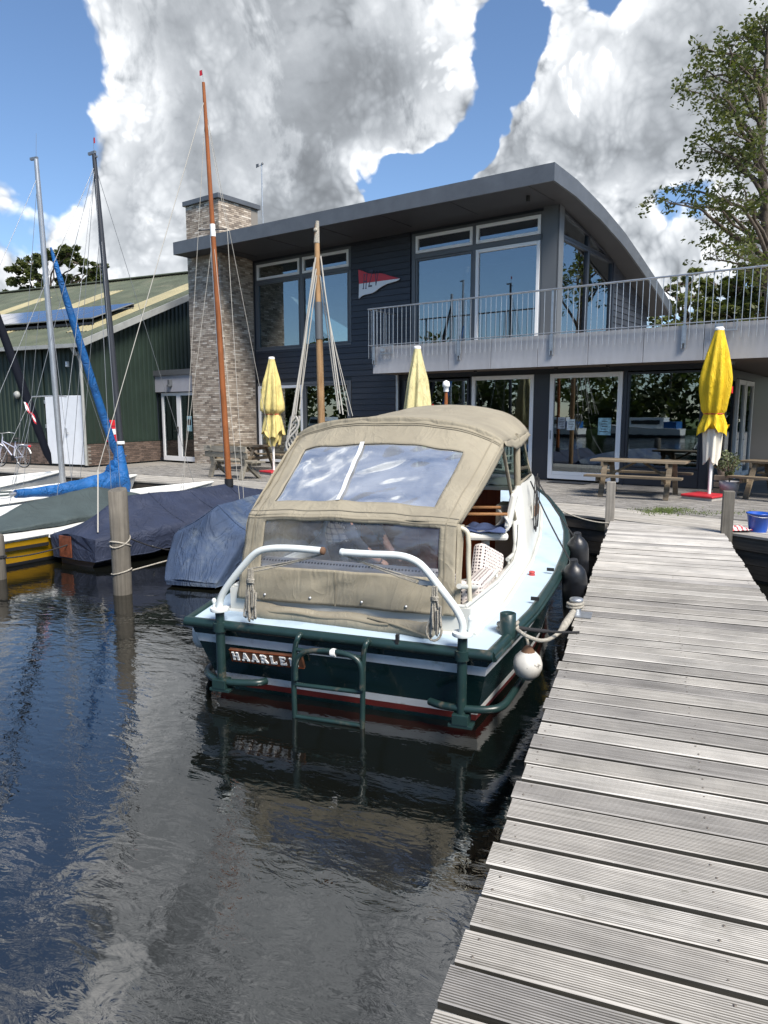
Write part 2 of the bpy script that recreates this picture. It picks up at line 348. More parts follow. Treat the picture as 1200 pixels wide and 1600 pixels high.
# ------------------------------------------------------------------ water
def make_water():
    m = bpy.data.materials.new('water'); m.use_nodes = True; t = NT(m.node_tree); b = t.n['Principled BSDF']
    obj = t.node('ShaderNodeTexCoord').outputs['Object']
    b.inputs['Base Color'].default_value = (.0045, .005, .004, 1); b.inputs['Roughness'].default_value = .015; b.inputs['IOR'].default_value = 2.3
    rot = t.node('ShaderNodeVectorRotate'); rot.rotation_type = 'Z_AXIS'; t.l.new(obj, rot.inputs['Vector']); rot.inputs['Angle'].default_value = R(24)
    v = t.vm('MULTIPLY', rot.outputs[0], (1.0, 1.9, 1.0))
    fine = t.noise(v, 7.5, 3, .55, .7); mid = t.noise(v, 2.6, 3, .5, .5); big = t.noise(obj, .8, 2, .5, .3)
    patch = t.mr(t.noise(obj, .55, 4, .55, .6), .38, .66, .22, 1.0, True)
    h = t.m('ADD', t.m('MULTIPLY', t.m('MULTIPLY', fine, patch), .55), t.m('ADD', t.m('MULTIPLY', mid, .75), t.m('MULTIPLY', big, .7)))
    bn = t.node('ShaderNodeBump'); bn.inputs['Strength'].default_value = 1.0; bn.inputs['Distance'].default_value = .0062
    t.l.new(h, bn.inputs['Height']); t.l.new(bn.outputs[0], b.inputs['Normal'])
    return m
wm = make_water()
o = MB().add([(-160, -220, 0), (160, -220, 0), (160, 45, 0), (-160, 45, 0)], [(0, 1, 2, 3)]).build('water', wm); struct(o)
o = MB().add([(-160, -220, -1.6), (160, -220, -1.6), (160, 45, -1.6), (-160, 45, -1.6)], [(0, 1, 2, 3)]).build('lake_bed', 'earth'); struct(o)
# ------------------------------------------------------------------ quay, ground, paving
Q = [Vector(p).to_3d() for p in [(-60, 49), (-24, 28), (-11.26, 20.81), (-8.58, 19.21), (-4.58, 16.95), (-2.64, 15.88), (3.0, 12.11), (4.89, 10.11), (7.6, 6.2), (13, -3), (24, -24), (70, -60)]]
def qoff(d, z):                             # the quay edge moved d metres inland
    out = []
    for i, p in enumerate(Q):
        n = Vector((0, 0, 0)); c = 0
        for a, b in ((i - 1, i), (i, i + 1)):
            if 0 <= a and b < len(Q):
                e = (Q[b] - Q[a]).normalized(); n += Vector((-e.y, e.x, 0)); c += 1
        n.normalize()
        if c == 2:
            e = (Q[i + 1] - Q[i]).normalized(); n = n / max(.5, n.dot(Vector((-e.y, e.x, 0))))
        q = p + n * d; out.append(Vector((q.x, q.y, z)))
    return out
def inland(x, y):                           # signed distance inland of the quay edge
    best = 1e9; sg = 1
    for a, b in zip(Q, Q[1:]):
        e = b - a; L = e.length; e = e / L; w = Vector((x, y, 0)) - a; s = min(max(w.dot(e), 0), L); d = (w - e * s).length
        if d < best: best = d; sg = 1 if (-e.y * w.x + e.x * w.y) > 0 else -1
    return best * sg
e0 = qoff(.05, DK - .05)
mb = MB(); far = [(-900, 900, DK - .05), (900, 900, DK - .05), (900, -400, DK - .05)]
n = len(e0); vs = [tuple(p) for p in e0] + [(p.x * 1.0 + (12 if p.x > 5 else 0) * 6, 900 if p.x < 30 else p.y + 900, DK - .05) for p in e0]
mb.add(vs, [(i, i + 1, n + i + 1, n + i) for i in range(n - 1)])
o = mb.build('ground', 'terrace_stone'); struct(o)
# boardwalk along the quay: nine boards wide
bw = bpy.data.objects.new('quay_boardwalk', None); COL.objects.link(bw); struct(bw)
NB, BWID = 9, 1.32
for k in range(NB):
    a = qoff(BWID * k / NB, 0); b = qoff(BWID * (k + 1) / NB - .012, 0)
    for i in range(1, len(Q) - 3):
        cuts = max(1, round((Q[i + 1] - Q[i]).length / 3.2)); sh = random.uniform(-.08, .08)
        for c in range(cuts):
            f0 = c / cuts + (sh / cuts if c else 0); f1 = (c + 1) / cuts + (sh / cuts if c < cuts - 1 else 0)
            L = (Q[i + 1] - Q[i]).length; g = .003 / L
            q = [a[i].lerp(a[i + 1], f0 + g), a[i].lerp(a[i + 1], f1 - g), b[i].lerp(b[i + 1], f1 - g), b[i].lerp(b[i + 1], f0 + g)]
            e = (Q[i + 1] - Q[i]).normalized(); cen = (q[0] + q[2]) / 2; M = Matrix((e, Vector((-e.y, e.x, 0)), Vector((0, 0, 1))))
            loc = [M @ (p - cen) for p in q]; zt = DK + random.uniform(-.002, .002)
            o = MB().prism([(p.x, p.y) for p in loc], -.035, 0).build('board', 'quay_board', bw, loc=(cen.x, cen.y, zt)); o.rotation_euler = (0, 0, math.atan2(e.y, e.x))
# timber face of the quay
qw = bpy.data.objects.new('quay_wall', None); COL.objects.link(qw); struct(qw)
for k, (z0, z1, off) in enumerate([(.43, .61, .02), (.23, .42, .05), (.03, .22, .04), (-.2, .02, .06), (-1.2, -.21, .07)]):
    a = qoff(off, 0); b = qoff(off + .06, 0)
    for i in range(1, len(Q) - 3):
        q = [a[i], a[i + 1], b[i + 1], b[i]]; e = (Q[i + 1] - Q[i]).normalized(); cen = (q[0] + q[2]) / 2
        M = Matrix((e, Vector((-e.y, e.x, 0)), Vector((0, 0, 1)))); loc = [M @ (p - cen) for p in q]
        o = MB().prism([(p.x, p.y) for p in loc], z0 - .3, z1 - .3).build('plank', 'dark_timber', qw, loc=(cen.x, cen.y, .3)); o.rotation_euler = (0, 0, math.atan2(e.y, e.x))
# paving of clay blocks in front of the clubhouse
U = Vector((.8, -.6, 0)); V = Vector((.6, .8, 0)); W0 = Vector((4.17, 18.10, DK)); BROT = math.atan2(-.6, .8)
def bl(t, v, z=0): return W0 + U * t + V * v + Vector((0, 0, z))
def fac(u, v, off=0):                       # photograph point on a plane parallel to the facade -> (t, local z)
    d = skydir(u, v); C = Vector((0, 0, CAMZ)); s = (W0 + V * off - C).dot(V) / d.dot(V); p = C + d * s
    return (p - W0).dot(U), p.z - DK
pv = bpy.data.objects.new('terrace_paving', None); COL.objects.link(pv); struct(pv); pv.location = W0; pv.rotation_euler = (0, 0, BROT)
bx = []; PW, PH = .215, .105
v_ = -9.2; row = 0
while v_ < -.02:
    t_ = -12.2 + (row % 2) * PW / 2
    while t_ < 9.5:
        w = bl(t_, v_)
        if inland(w.x, w.y) > BWID + .06: bx.append(((t_, v_, -.03 + random.uniform(-.003, .003)), (PW - .008, PH - .007, .06), random.uniform(-.012, .012)))
        t_ += PW
    v_ += PH; row += 1
pieces('paving_block', bx, 'paver', pv, rest='paving_blocks')
# grass growing in the joint between boards and blocks
mb = MB(); 
for i in range(1500):
    c = pz(random.gauss(1040, 20), 797.5 + random.gauss(0, 2.2), DK); 
    if i > 1050: c = pz(random.uniform(1000, 1190), 802 + random.gauss(0, 2), DK)
    h = random.uniform(.01, .035); a = random.uniform(0, 6.28); dx, dy = math.cos(a) * .009, math.sin(a) * .009; lx, ly = random.uniform(-.02, .02), random.uniform(-.02, .02)
    mb.add([(c.x - dx, c.y - dy, DK - .005), (c.x + dx, c.y + dy, DK - .005), (c.x + lx, c.y + ly, DK + h)], [(0, 1, 2)])
o = mb.build('grass', 'grass', kind='stuff'); tag(o, 'tuft of green grass growing where boardwalk meets the block paving', 'grass')
# ------------------------------------------------------------------ jetty
JROT = math.atan2(.938, .346) - math.pi / 2
def jl(x, y, z=0): return Vector((.938 * x + .346 * y, -.346 * x + .938 * y, DK + z))
jt = thing('jetty', 'weathered grey grooved plank jetty running from the foreground to the quay', 'jetty', (0, 0, DK), JROT)
X0, X1, PITCH, PWID = -.49, 1.095, .1715, .147
def grooved(L, seed):
    rnd = random.Random(seed); prof = [(-PWID / 2, -.028), (-PWID / 2, -.004), (-PWID / 2 + .003, 0)]; n = 14; w = (PWID - .010) / n
    for k in range(n):
        y = -PWID / 2 + .005 + k * w; dp = .0036 + rnd.uniform(-.0008, .0008)
        prof += [(y, 0), (y + w * .46, 0), (y + w * .56, -dp), (y + w * .88, -dp)]
    prof += [(PWID / 2 - .004, 0), (PWID / 2, -.004), (PWID / 2, -.028)]
    mb = MB(); m = len(prof); segs = 4; vs = []
    for i in range(segs + 1):
        x = -L / 2 + L * i / segs; wz = rnd.uniform(-.0015, .0015); wy = rnd.uniform(-.0012, .0012)
        vs += [(x, y + wy, z + wz) for y, z in prof]
    mb.v += vs
    for k in range(m - 1):
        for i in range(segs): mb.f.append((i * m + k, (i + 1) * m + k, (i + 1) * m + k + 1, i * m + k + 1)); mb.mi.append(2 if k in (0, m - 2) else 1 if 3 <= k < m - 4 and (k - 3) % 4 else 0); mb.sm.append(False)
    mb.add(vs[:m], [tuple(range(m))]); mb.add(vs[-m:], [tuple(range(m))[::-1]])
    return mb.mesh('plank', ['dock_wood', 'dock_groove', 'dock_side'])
LJ = X1 - X0; gm = [grooved(LJ, i) for i in range(4)]
fm = []
for i in range(3):
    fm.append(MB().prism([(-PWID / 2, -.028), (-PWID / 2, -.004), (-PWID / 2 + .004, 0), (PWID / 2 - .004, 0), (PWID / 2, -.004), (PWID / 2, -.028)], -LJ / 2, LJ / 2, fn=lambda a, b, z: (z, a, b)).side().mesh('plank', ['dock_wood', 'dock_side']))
sc = MB(); k = 0; y = 2.640 - 26 * PITCH + .086
while y < 11.2:
    o = bpy.data.objects.new('plank', (gm if y < 7.6 else fm)[k % (4 if y < 7.6 else 3)]); COL.objects.link(o); o.parent = jt
    jx = random.uniform(-.012, .012); o.location = ((X0 + X1) / 2 + jx, y, random.uniform(-.003, .003)); o.rotation_euler = (random.uniform(-.012, .012), random.uniform(-.001, .001), random.uniform(-.003, .003) + (math.pi if k % 3 == 0 else 0))
    if 1.5 < y < 8:
        for sx in (X0 + .055, X0 + .80, X1 - .06):
            for sy in (-.042, .04):
                sc.lathe((sx + random.uniform(-.012, .012), y + sy + random.uniform(-.006, .006), .0005), [(.0055, 0), (.0045, .0016), (.001, .002)], 7)
    k += 1; y += PITCH
for j in range(4):                          # last planks cut to the slant of the quay
    y0 = 11.2 - .086 + (y - 11.2) + j * PITCH; pts = []
    lim = lambda x: 11.83 + (x - X0) * (11.235 - 11.83) / LJ
    xe = X1
    if lim(X1) < y0: xe = X0 + (y0 - 11.83) / ((11.235 - 11.83) / LJ)
    if xe < X0 + .05: break
    y1 = y0 + PWID
    poly = [(X0, y0), (xe, y0)]
    poly.append((xe, min(y1, lim(xe) + .001)))
    xm = X0 + (y1 - 11.83) / ((11.235 - 11.83) / LJ)
    if xm < xe and xm > X0: poly.append((xm, y1))
    poly.append((X0, min(y1, lim(X0))))
    MB().prism(poly, -.028, 0).build('plank', 'dock_wood', jt)
sc.build('screw_heads', 'screw', jt, kind='stuff')
MB().bb(X0 + .05, X0 + .13, -1.5, 11.7, -.22, -.032).build('stringer', 'dark_timber', jt)
MB().bb(X1 - .13, X1 - .05, -1.5, 11.1, -.22, -.032).build('stringer', 'dark_timber', jt)
MB().bb(.28, .36, -1.5, 11.3, -.22, -.032).build('stringer', 'dark_timber', jt)
for yy in (1.2, 4.4, 7.6, 10.6):
    MB().bb(X0 + .02, X1 - .02, yy - .06, yy + .06, -.36, -.222).build('crossbeam', 'dark_timber', jt)
    for xx in (X0 + .2, X1 - .2): MB().tube([(xx, yy, -2.0), (xx, yy, -.362)], .10, 10).build('pile', 'dark_timber', jt)
def post(name, base, h, w, label, group=None, square=True, mats='post_wood'):
    mb = MB()
    if square:
        mb.box((0, 0, (h - 1.6) / 2), (w, w, h + 1.6)); 
    else:
        n = 14; mb.tube([(0, 0, -2), (0, 0, 0), (.004, 0, h * .5), (0, .003, h - .012), (0, 0, h)], [w / 2, w / 2, w / 2 * 1.01, w / 2, w / 2 - .012], n)
    o = mb.build(name, mats, loc=base, bevel=.008 if square else 0); tag(o, label, 'post', group); o.rotation_euler = (0, 0, JROT); return o
wood('painted_post', (.17, .16, .145), (.32, .30, .27), .85, (30, 30, 1.2), .1, .6, blot=(.06, .085, .12))
post('mooring_post', (3.60, 11.22, DK), .62, .135, 'square grey post with flaking blue paint at left corner of the jetty end', mats='painted_post')
post('mooring_post', (4.90, 10.04, DK), .60, .15, 'square grey post beside blue bucket at right corner of the jetty end')
# ------------------------------------------------------------------ clubhouse
mat('navy_board', (.030, .034, .044), .5, var=.18, vs=3, rnd=.14, bump=.12, bs=30)
mat('navy_frame', (.020, .024, .034), .38)
mat('steel_frame', (.10, .108, .118), .45)
mat('zinc', (.115, .123, .135), .42, metal=.25, var=.10, vs=2.2, dirt=(.085, .09, .10), ds=1.4, dlo=.5, dhi=.75)
mat('soffit', (.042, .043, .048), .55, var=.08, vs=2)
mat('fascia_panel', (.39, .392, .41), .5, rnd=.05, var=.05, vs=2, stretch=(5, 5, .5), dirt=(.30, .30, .31), ds=1.0, dlo=.5, dhi=.8)
mat('deck_under', (.13, .105, .085), .8)
mat('room', (.22, .21, .20), .8, var=.1, vs=1)
mat('room_floor', (.10, .075, .05), .5)
mat('room_dark', (.03, .03, .032), .6)
mat('paper', (.62, .68, .68), .7, var=.25, vs=12)
mat('sign_red', (.52, .022, .035), .4); mat('sign_white', (.74, .76, .78), .4); mat('sign_ink', (.04, .045, .08), .5)
mat('brick', (.3, .26, .22), .9, rnd=.3, rcol=[(0, (.20, .165, .135)), (.22, (.33, .27, .215)), (.55, (.42, .355, .29)), (.85, (.49, .425, .35)), (1, (.68, .62, .54))], var=.10, vs=9, bump=.3, bs=60)
glass('window_glass', (.42, .48, .46), .24, .95, wav=.015, ws=.7)
glass('low_glass', (.40, .47, .44), .20, .9, wav=.012, ws=.7)
ch = thing('clubhouse', 'dark navy two storey clubhouse with curved zinc roof and brick chimney', 'clubhouse', W0, BROT)
def wedge():
    vs = [(-.5, .5, -.5), (.5, .5, -.5), (.5, .5, .5), (-.5, .5, .5), (-.5, -.5, -.5), (.5, -.5, -.5), (.5, .15, .5), (-.5, .15, .5)]
    return MB().add(vs, [(0, 1, 2, 3), (4, 7, 6, 5), (0, 4, 5, 1), (3, 2, 6, 7), (0, 3, 7, 4), (1, 5, 6, 2)]).mesh('cladding_board', 'navy_board')
WEDGE = wedge()
RT = [(-2.2, 7.07), (-1.65, 7.08), (-.4, 7.03), (1.27, 6.83), (3.0, 6.52), (4.43, 6.16), (6.4, 5.63), (7.85, 5.17)]
def rtop(v): return interp(RT, v)
def boards(t0, t1, z0, z1, holes, plane, pitch=.172, axis='t'):
    z = z0; 
    while z < z1 - .03:
        h = min(pitch, z1 - z); iv = [(t0, t1)]
        for (a, b, c, d) in holes:
            if z + h * .5 > c and z + h * .5 < d:
                nv = []
                for p, q in iv:
                    if b <= p or a >= q: nv.append((p, q))
                    else:
                        if a - p > .02: nv.append((p, a))
                        if q - b > .02: nv.append((b, q))
                iv = nv
        for p, q in iv:
            o = bpy.data.objects.new('cladding_board', WEDGE); COL.objects.link(o); o.parent = ch
            if axis == 't': o.location = ((p + q) / 2, plane - .012, z + h / 2); o.scale = (q - p, .034, h - .006)
            else: o.location = (plane + .012, (p + q) / 2, z + h / 2); o.scale = (q - p, .034, h - .006); o.rotation_euler = (0, 0, math.pi / 2)
        z += pitch
# core walls behind the boards
w = MB(); ZT = 6.72
def wallrect(t0, t1, z0, z1): w.bb(t0, t1, .02, .22, z0, z1)
wallrect(-10.66, -4.3, 2.68, 3.78); wallrect(-10.66, -10.56, 0, 6.7); wallrect(-6.44, -4.22, 3.78, 6.72); wallrect(-6.46, -4.6, 0, 2.68); wallrect(-10.56, -6.44, 6.6, 6.72)
wallrect(-4.22, .1, 3.0, 3.42); wallrect(-4.22, .1, 6.58, 6.75); wallrect(-.30, .1, 3.42, 6.58); wallrect(-4.6, 3.78, 2.67, 3.0); wallrect(-.42, 0, 0, 2.67); wallrect(1.84, 1.93, 0, 2.67); wallrect(3.62, 3.78, 0, 2.67); wallrect(1.93, 3.62, 0, .42)
wallrect(-4.6, -4.5, 0, 2.67); wallrect(-2.32, -2.24, 0, 2.67); wallrect(-4.5, -2.32, 0, .12)
w.build('front_wall', 'navy_frame', ch)
boards(-10.6, -4.28, .05, 6.68, [(-10.62, -6.42, 0, 2.72), (-10.62, -6.42, 3.76, 6.7), (-4.62, -4, 0, 2.68)], 0)
# gable wall of the upper floor: tall window strip, then boards
w = MB()
w.bb(-.1, .08, .02, .24, 3.0, 6.6); w.bb(-.1, .08, 3.82, 3.95, 3.0, 6.0)
w.prism([(3.95, 3.0), (7.25, 3.0), (7.25, rtop(7.25) - .32), (5.6, rtop(5.6) - .32), (3.95, rtop(3.95) - .32)], -.1, .08, fn=lambda a, b, z: (z, a, b))
w.bb(-.1, .08, .24, 3.82, 3.0, 3.55)
w.build('gable_wall', 'navy_frame', ch)
z = 3.45
while z < 6.2:
    y1 = 7.22
    while rtop(y1) - .34 < z + .17: y1 -= .05
    if y1 > 4.1:
        o = bpy.data.objects.new('cladding_board', WEDGE); COL.objects.link(o); o.parent = ch
        o.location = (.092, (3.97 + y1) / 2, z + .086); o.scale = (y1 - 3.97, .034, .166); o.rotation_euler = (0, 0, math.pi / 2)
    z += .172
MB().bb(.081, .12, 3.84, 3.97, 3.45, 5.95).build('corner_board', 'navy_frame', ch)
MB().bb(-.30, .11, -.04, .018, 3.4, 6.7).bb(.082, .13, -.04, .235, 3.4, 6.75).build('corner_post', 'steel_frame', ch)
# roof: curved slab, zinc edge, dark soffit
def eave(t): return -2.03 + (t + 12.1) / 12.76 * .38
TL_, TR_ = -12.1, .66
def rv(t, f): e = eave(t); return e + (7.85 - e) * f
mb = MB().grid(lambda a, b: (TL_ + (TR_ - TL_) * a, rv(TL_ + (TR_ - TL_) * a, b), rtop(rv(TL_ + (TR_ - TL_) * a, b))), 10, 26)
mb.build('roof', 'zinc', ch)
def under(t, v): return rtop(v) - .30 if v > -.2 else 6.73
ti, vi = .03, .03
mb = MB().grid(lambda a, b: (TL_ + ti + (TR_ - TL_ - 2 * ti) * a, rv(TL_ + (TR_ - TL_) * a, b) * 1.0 + (vi if b < .01 else 0), under(0, rv(TL_ + (TR_ - TL_) * a, b))), 10, 40)
sf = mb.build('soffit', 'soffit', ch)
jm = MB()
for k in range(6):
    t = -10.2 + k * 2.05; jm.bb(t - .006, t + .006, eave(t) + .05, -.03, 6.722, 6.7295)
jm.build('soffit_joint', 'black', sf)
fz = MB()
def edge(p0, p1, nrm, h0, h1): pass
NP = 13
for k in range(NP):
    a, b = TL_ + (TR_ - TL_) * k / NP, TL_ + (TR_ - TL_) * (k + 1) / NP
    for (zz0, zz1, pr) in ((6.72, 7.10, 0),):
        y0a, y0b = eave(a), eave(b)
        fz.add([(a, y0a - .02, zz0), (b, y0b - .02, zz0), (b, y0b - .02, zz1), (a, y0a - .02, zz1), (a, y0a + .025, zz0), (b, y0b + .025, zz0), (b, y0b + .025, zz1), (a, y0a + .025, zz1)],
               [(0, 1, 2, 3), (3, 2, 6, 7), (4, 5, 1, 0), (0, 3, 7, 4), (1, 5, 6, 2)])
fz.build('fascia', 'zinc', ch)
def gedge(t, s):
    mb = MB(); n = 30; vs = []
    for i in range(n + 1):
        v = -1.67 + (7.87 + 1.67) * i / n if s > 0 else -2.05 + 9.92 * i / n
        th = .38 - .04 * i / n
        vs += [(t, v, rtop(v) - th + .02), (t, v, rtop(v) + .02), (t - s * .05, v, rtop(v) + .02), (t - s * .05, v, rtop(v) - th + .02)]
    mb.add(vs, [(i * 4 + k, (i + 1) * 4 + k, (i + 1) * 4 + (k + 1) % 4, i * 4 + (k + 1) % 4) for i in range(n) for k in range(4)])
    mb.add(vs[:4], [(0, 1, 2, 3)]); mb.add(vs[-4:], [(3, 2, 1, 0)])
    mb.build('gable_fascia', 'zinc', ch)
gedge(TR_ + .02, 1); gedge(TL_ - .02, -1)
MB().tube([(-.28, -.95, 6.735), (-.28, -.95, 6.60)], .05, 12).build('downlight', 'black', ch)
# windows
def window(x0, x1, z0, z1, fm, fw=.07, y=-.02, d=.09, gl='window_glass', par=None, name='window', axis='t', mull=(), trans=()):
    mp = (lambda a, b, z: (a, b, z)) if axis == 't' else (lambda a, b, z: (-b, a, z))
    mb = MB()
    def bar(a0, a1, c0, c1):
        p = [mp(a, b, z) for a in (a0, a1) for b in (y, y + d) for z in (c0, c1)]
        mb.add(p, [(0, 1, 3, 2), (4, 6, 7, 5), (0, 4, 5, 1), (2, 3, 7, 6), (0, 2, 6, 4), (1, 5, 7, 3)])
    bar(x0, x0 + fw, z0, z1); bar(x1 - fw, x1, z0, z1); bar(x0 + fw, x1 - fw, z1 - fw, z1); bar(x0 + fw, x1 - fw, z0, z0 + fw)
    for m_ in mull: bar(m_ - fw / 2, m_ + fw / 2, z0 + fw, z1 - fw)
    wn = mb.build(name, fm, par or ch, bevel=.006)
    g = MB(); xs = [x0 + fw] + sorted([q for m_ in mull for q in (m_ - fw / 2, m_ + fw / 2)]) + [x1 - fw]
    for i in range(0, len(xs), 2):
        g = MB(); yy = y + d * .55
        p = [mp(a, b, z) for a in (xs[i], xs[i + 1]) for b in (yy, yy + .012) for z in (z0 + fw, z1 - fw)]
        g.add(p, [(0, 1, 3, 2), (4, 6, 7, 5), (0, 4, 5, 1), (2, 3, 7, 6), (0, 2, 6, 4), (1, 5, 7, 3)]).build('pane', gl, wn)
    return wn
MB().bb(-10.56, -6.44, -.008, .10, 6.53, 6.6).bb(-10.56, -6.44, -.008, .10, 5.93, 6.02).bb(-8.53, -8.42, -.008, .10, 3.78, 5.93).bb(-8.53, -8.42, -.008, .10, 6.02, 6.53).bb(-10.56, -10.48, -.008, .1, 3.78, 6.53).bb(-6.52, -6.44, -.008, .1, 3.78, 6.53).bb(-10.56, -6.44, -.03, .1, 3.74, 3.80).build('window_surround', 'steel_frame', ch)
window(-10.47, -8.54, 6.03, 6.52, 'white_frame', .075); window(-8.41, -6.53, 6.03, 6.52, 'white_frame', .075)
window(-10.47, -8.54, 3.81, 5.92, 'steel_frame', .05); window(-8.41, -6.53, 3.81, 5.92, 'steel_frame', .05)
MB().bb(-4.22, -.3, -.03, .10, 6.54, 6.6).bb(-4.22, -.3, -.03, .10, 5.93, 6.06).bb(-2.28, -2.19, -.03, .10, 3.5, 5.93).bb(-2.28, -2.19, -.03, .10, 6.06, 6.54).bb(-4.22, -4.1, -.03, .1, 3.42, 6.54).bb(-.36, -.3, -.03, .1, 3.42, 6.54).build('window_surround', 'steel_frame', ch)
window(-4.09, -2.29, 6.07, 6.53, 'white_frame', .075, y=-.045); window(-2.18, -.37, 6.07, 6.53, 'white_frame', .075, y=-.045)
window(-4.09, -2.29, 3.45, 5.92, 'steel_frame', .05); window(-2.18, -.37, 3.50, 5.92, 'white_frame', .085, y=-.045, name='balcony_door')
# gable windows (in the plane x = .08)
def gwin(y0, y1, z0, zt0, zt1, fm='navy_frame'):
    fw = .06; mb = MB(); x0, x1 = 0.0, .10
    pr = lambda poly: mb.prism(poly, x0, x1, fn=lambda a, b, z: (z, a, b))
    pr([(y0, z0), (y0 + fw, z0), (y0 + fw, zt0 - .01), (y0, zt0)]); pr([(y1 - fw, z0), (y1, z0), (y1, zt1), (y1 - fw, zt1 + .01)])
    pr([(y0 + fw, z0), (y1 - fw, z0), (y1 - fw, z0 + fw), (y0 + fw, z0 + fw)]); pr([(y0 + fw, zt0 - fw), (y1 - fw, zt1 - fw), (y1 - fw, zt1), (y0 + fw, zt0)])
    wn = mb.build('window', fm, ch)
    MB().prism([(y0 + fw, z0 + fw), (y1 - fw, z0 + fw), (y1 - fw, zt1 - fw), (y0 + fw, zt0 - fw)], .035, .047, fn=lambda a, b, z: (z, a, b)).build('pane', 'window_glass', wn)
gwin(.24, 1.96, 3.55, 5.98, 5.98); gwin(1.97, 3.82, 3.55, 5.98, 5.98)
gwin(.24, 1.96, 5.99, rtop(.24) - .33, rtop(1.96) - .33); gwin(1.97, 3.82, 5.99, rtop(1.97) - .33, rtop(3.82) - .31)
# ground floor glazing
MB().bb(-10.56, -6.46, -.02, .1, 2.60, 2.68).bb(-8.47, -8.40, -.02, .1, .1, 2.6).bb(-6.56, -6.46, -.02, .1, .02, 2.6).build('window_surround', 'steel_frame', ch)
window(-10.52, -8.48, .06, 2.59, 'white_frame', .09, y=-.03, gl='low_glass', name='patio_door')
window(-8.39, -6.57, .10, 2.59, 'steel_frame', .05, gl='low_glass')
window(-4.48, -2.34, .12, 2.62, 'navy_frame', .06, gl='low_glass')
window(-2.23, -.43, .05, 2.66, 'white_frame', .1, y=-.05, gl='low_glass', name='patio_door')
d1 = window(.01, 1.83, .05, 2.66, 'white_frame', .11, y=-.05, gl='low_glass', name='patio_door')
MB().box((.066, -.065, 1.15), (.02, .03, .22)).build('handle', 'galv', d1)
MB().bb(.13, 1.71, -.052, .03, .162, .24).build('bottom_rail', 'white_frame', d1)
window(1.94, 3.61, .43, 2.64, 'navy_frame', .05, gl='low_glass')
for q in ((-.43, -.002, -.03, .018, .02, 2.67), (1.845, 1.93, -.02, .018, 0, 2.67), (3.62, 3.80, -.03, .018, 0, 2.74), (1.94, 3.61, -.012, .018, .02, .42)): MB().bb(*q).build('trim_board', 'navy_frame', ch)
# side wall of the ground floor: glazed strip and open white door
s_ = MB(); s_.bb(3.60, 3.78, .24, .5, 0, 2.74).bb(3.60, 3.78, .5, 9, 2.55, 2.74).bb(3.6, 3.78, 2.35, 2.55, 0, 2.55).bb(3.6, 3.78, 4.7, 9, 0, 2.55); s_.build('side_wall', 'navy_frame', ch)
def swin(y0, y1, z0, z1, fm, name='window', fw=.07, x=3.72):
    mb = MB(); f = lambda a, b, c, d_: mb.bb(x, x + .09, a, b, c, d_)
    f(y0, y0 + fw, z0, z1); f(y1 - fw, y1, z0, z1); f(y0 + fw, y1 - fw, z0, z0 + fw); f(y0 + fw, y1 - fw, z1 - fw, z1)
    wn = mb.build(name, fm, ch); MB().bb(x + .04, x + .052, y0 + fw, y1 - fw, z0 + fw, z1 - fw).build('pane', 'low_glass', wn); return wn
swin(.51, 1.42, .05, 2.54, 'navy_frame'); swin(1.43, 2.34, .05, 2.54, 'navy_frame')
dd = swin(2.6, 3.5, .04, 2.52, 'white_frame', 'glass_door', .12, 3.75); swin(3.55, 4.6, .04, 2.52, 'white_frame', 'glass_door', .12, 3.75)
MB().bb(3.75, 3.84, 2.72, 3.38, .165, .42).build('bottom_panel', 'white_frame', dd); MB().tube([(3.86, 3.42, 1.02), (3.9, 3.42, 1.02), (3.9, 3.30, 1.02)], .012, 8).build('handle', 'galv', dd)
# rooms behind the glass
r = MB(); r.bb(-10.6, 3.58, .3, 5.2, -.02, .02, 1).bb(-10.6, 3.58, 5.2, 5.3, .02, 2.9, 0).bb(-10.6, 3.58, .26, 5.2, 2.8, 2.9, 0).bb(-5.2, -5.1, .26, 5.2, .02, 2.8, 0).bb(-10.64, -10.6, .26, 5.2, 0, 2.8, 0)
r.bb(-10.6, -.12, .3, 5.2, 3.02, 3.05, 1).bb(-10.6, -.1, 5.2, 5.3, 3.05, 5.7, 0).bb(-5.2, -5.1, .26, 5.2, 3.05, 5.7, 0)
r.bb(-10.6, -.12, 1.2, 5.2, 5.75, 5.8, 0)
r.build('interior', ['room', 'room_floor'], ch)
f = MB()
for (x, y) in ((-9, 2), (-7.4, 2.6), (-1.4, 2.2), (.8, 1.8), (2.6, 2.0), (-3.4, 2.0)):
    f.bb(x - .55, x + .55, y - .35, y + .35, .70, .74); f.bb(x - .5, x - .44, y - .3, y - .24, .02, .7).bb(x + .44, x + .5, y + .24, y + .3, .02, .7).bb(x - .5, x - .44, y + .24, y + .3, .02, .7).bb(x + .44, x + .5, y - .3, y - .24, .02, .7)
    for sx in (-.3, .3):
        f.bb(x + sx - .2, x + sx + .2, y - .85, y - .45, .43, .47).bb(x + sx - .2, x + sx + .2, y - .87, y - .84, .47, .9).bb(x + sx - .18, x + sx - .14, y - .83, y - .79, .02, .43).bb(x + sx + .14, x + sx + .18, y - .83, y - .79, .02, .43)
f.build('indoor_furniture', 'room_dark', ch)
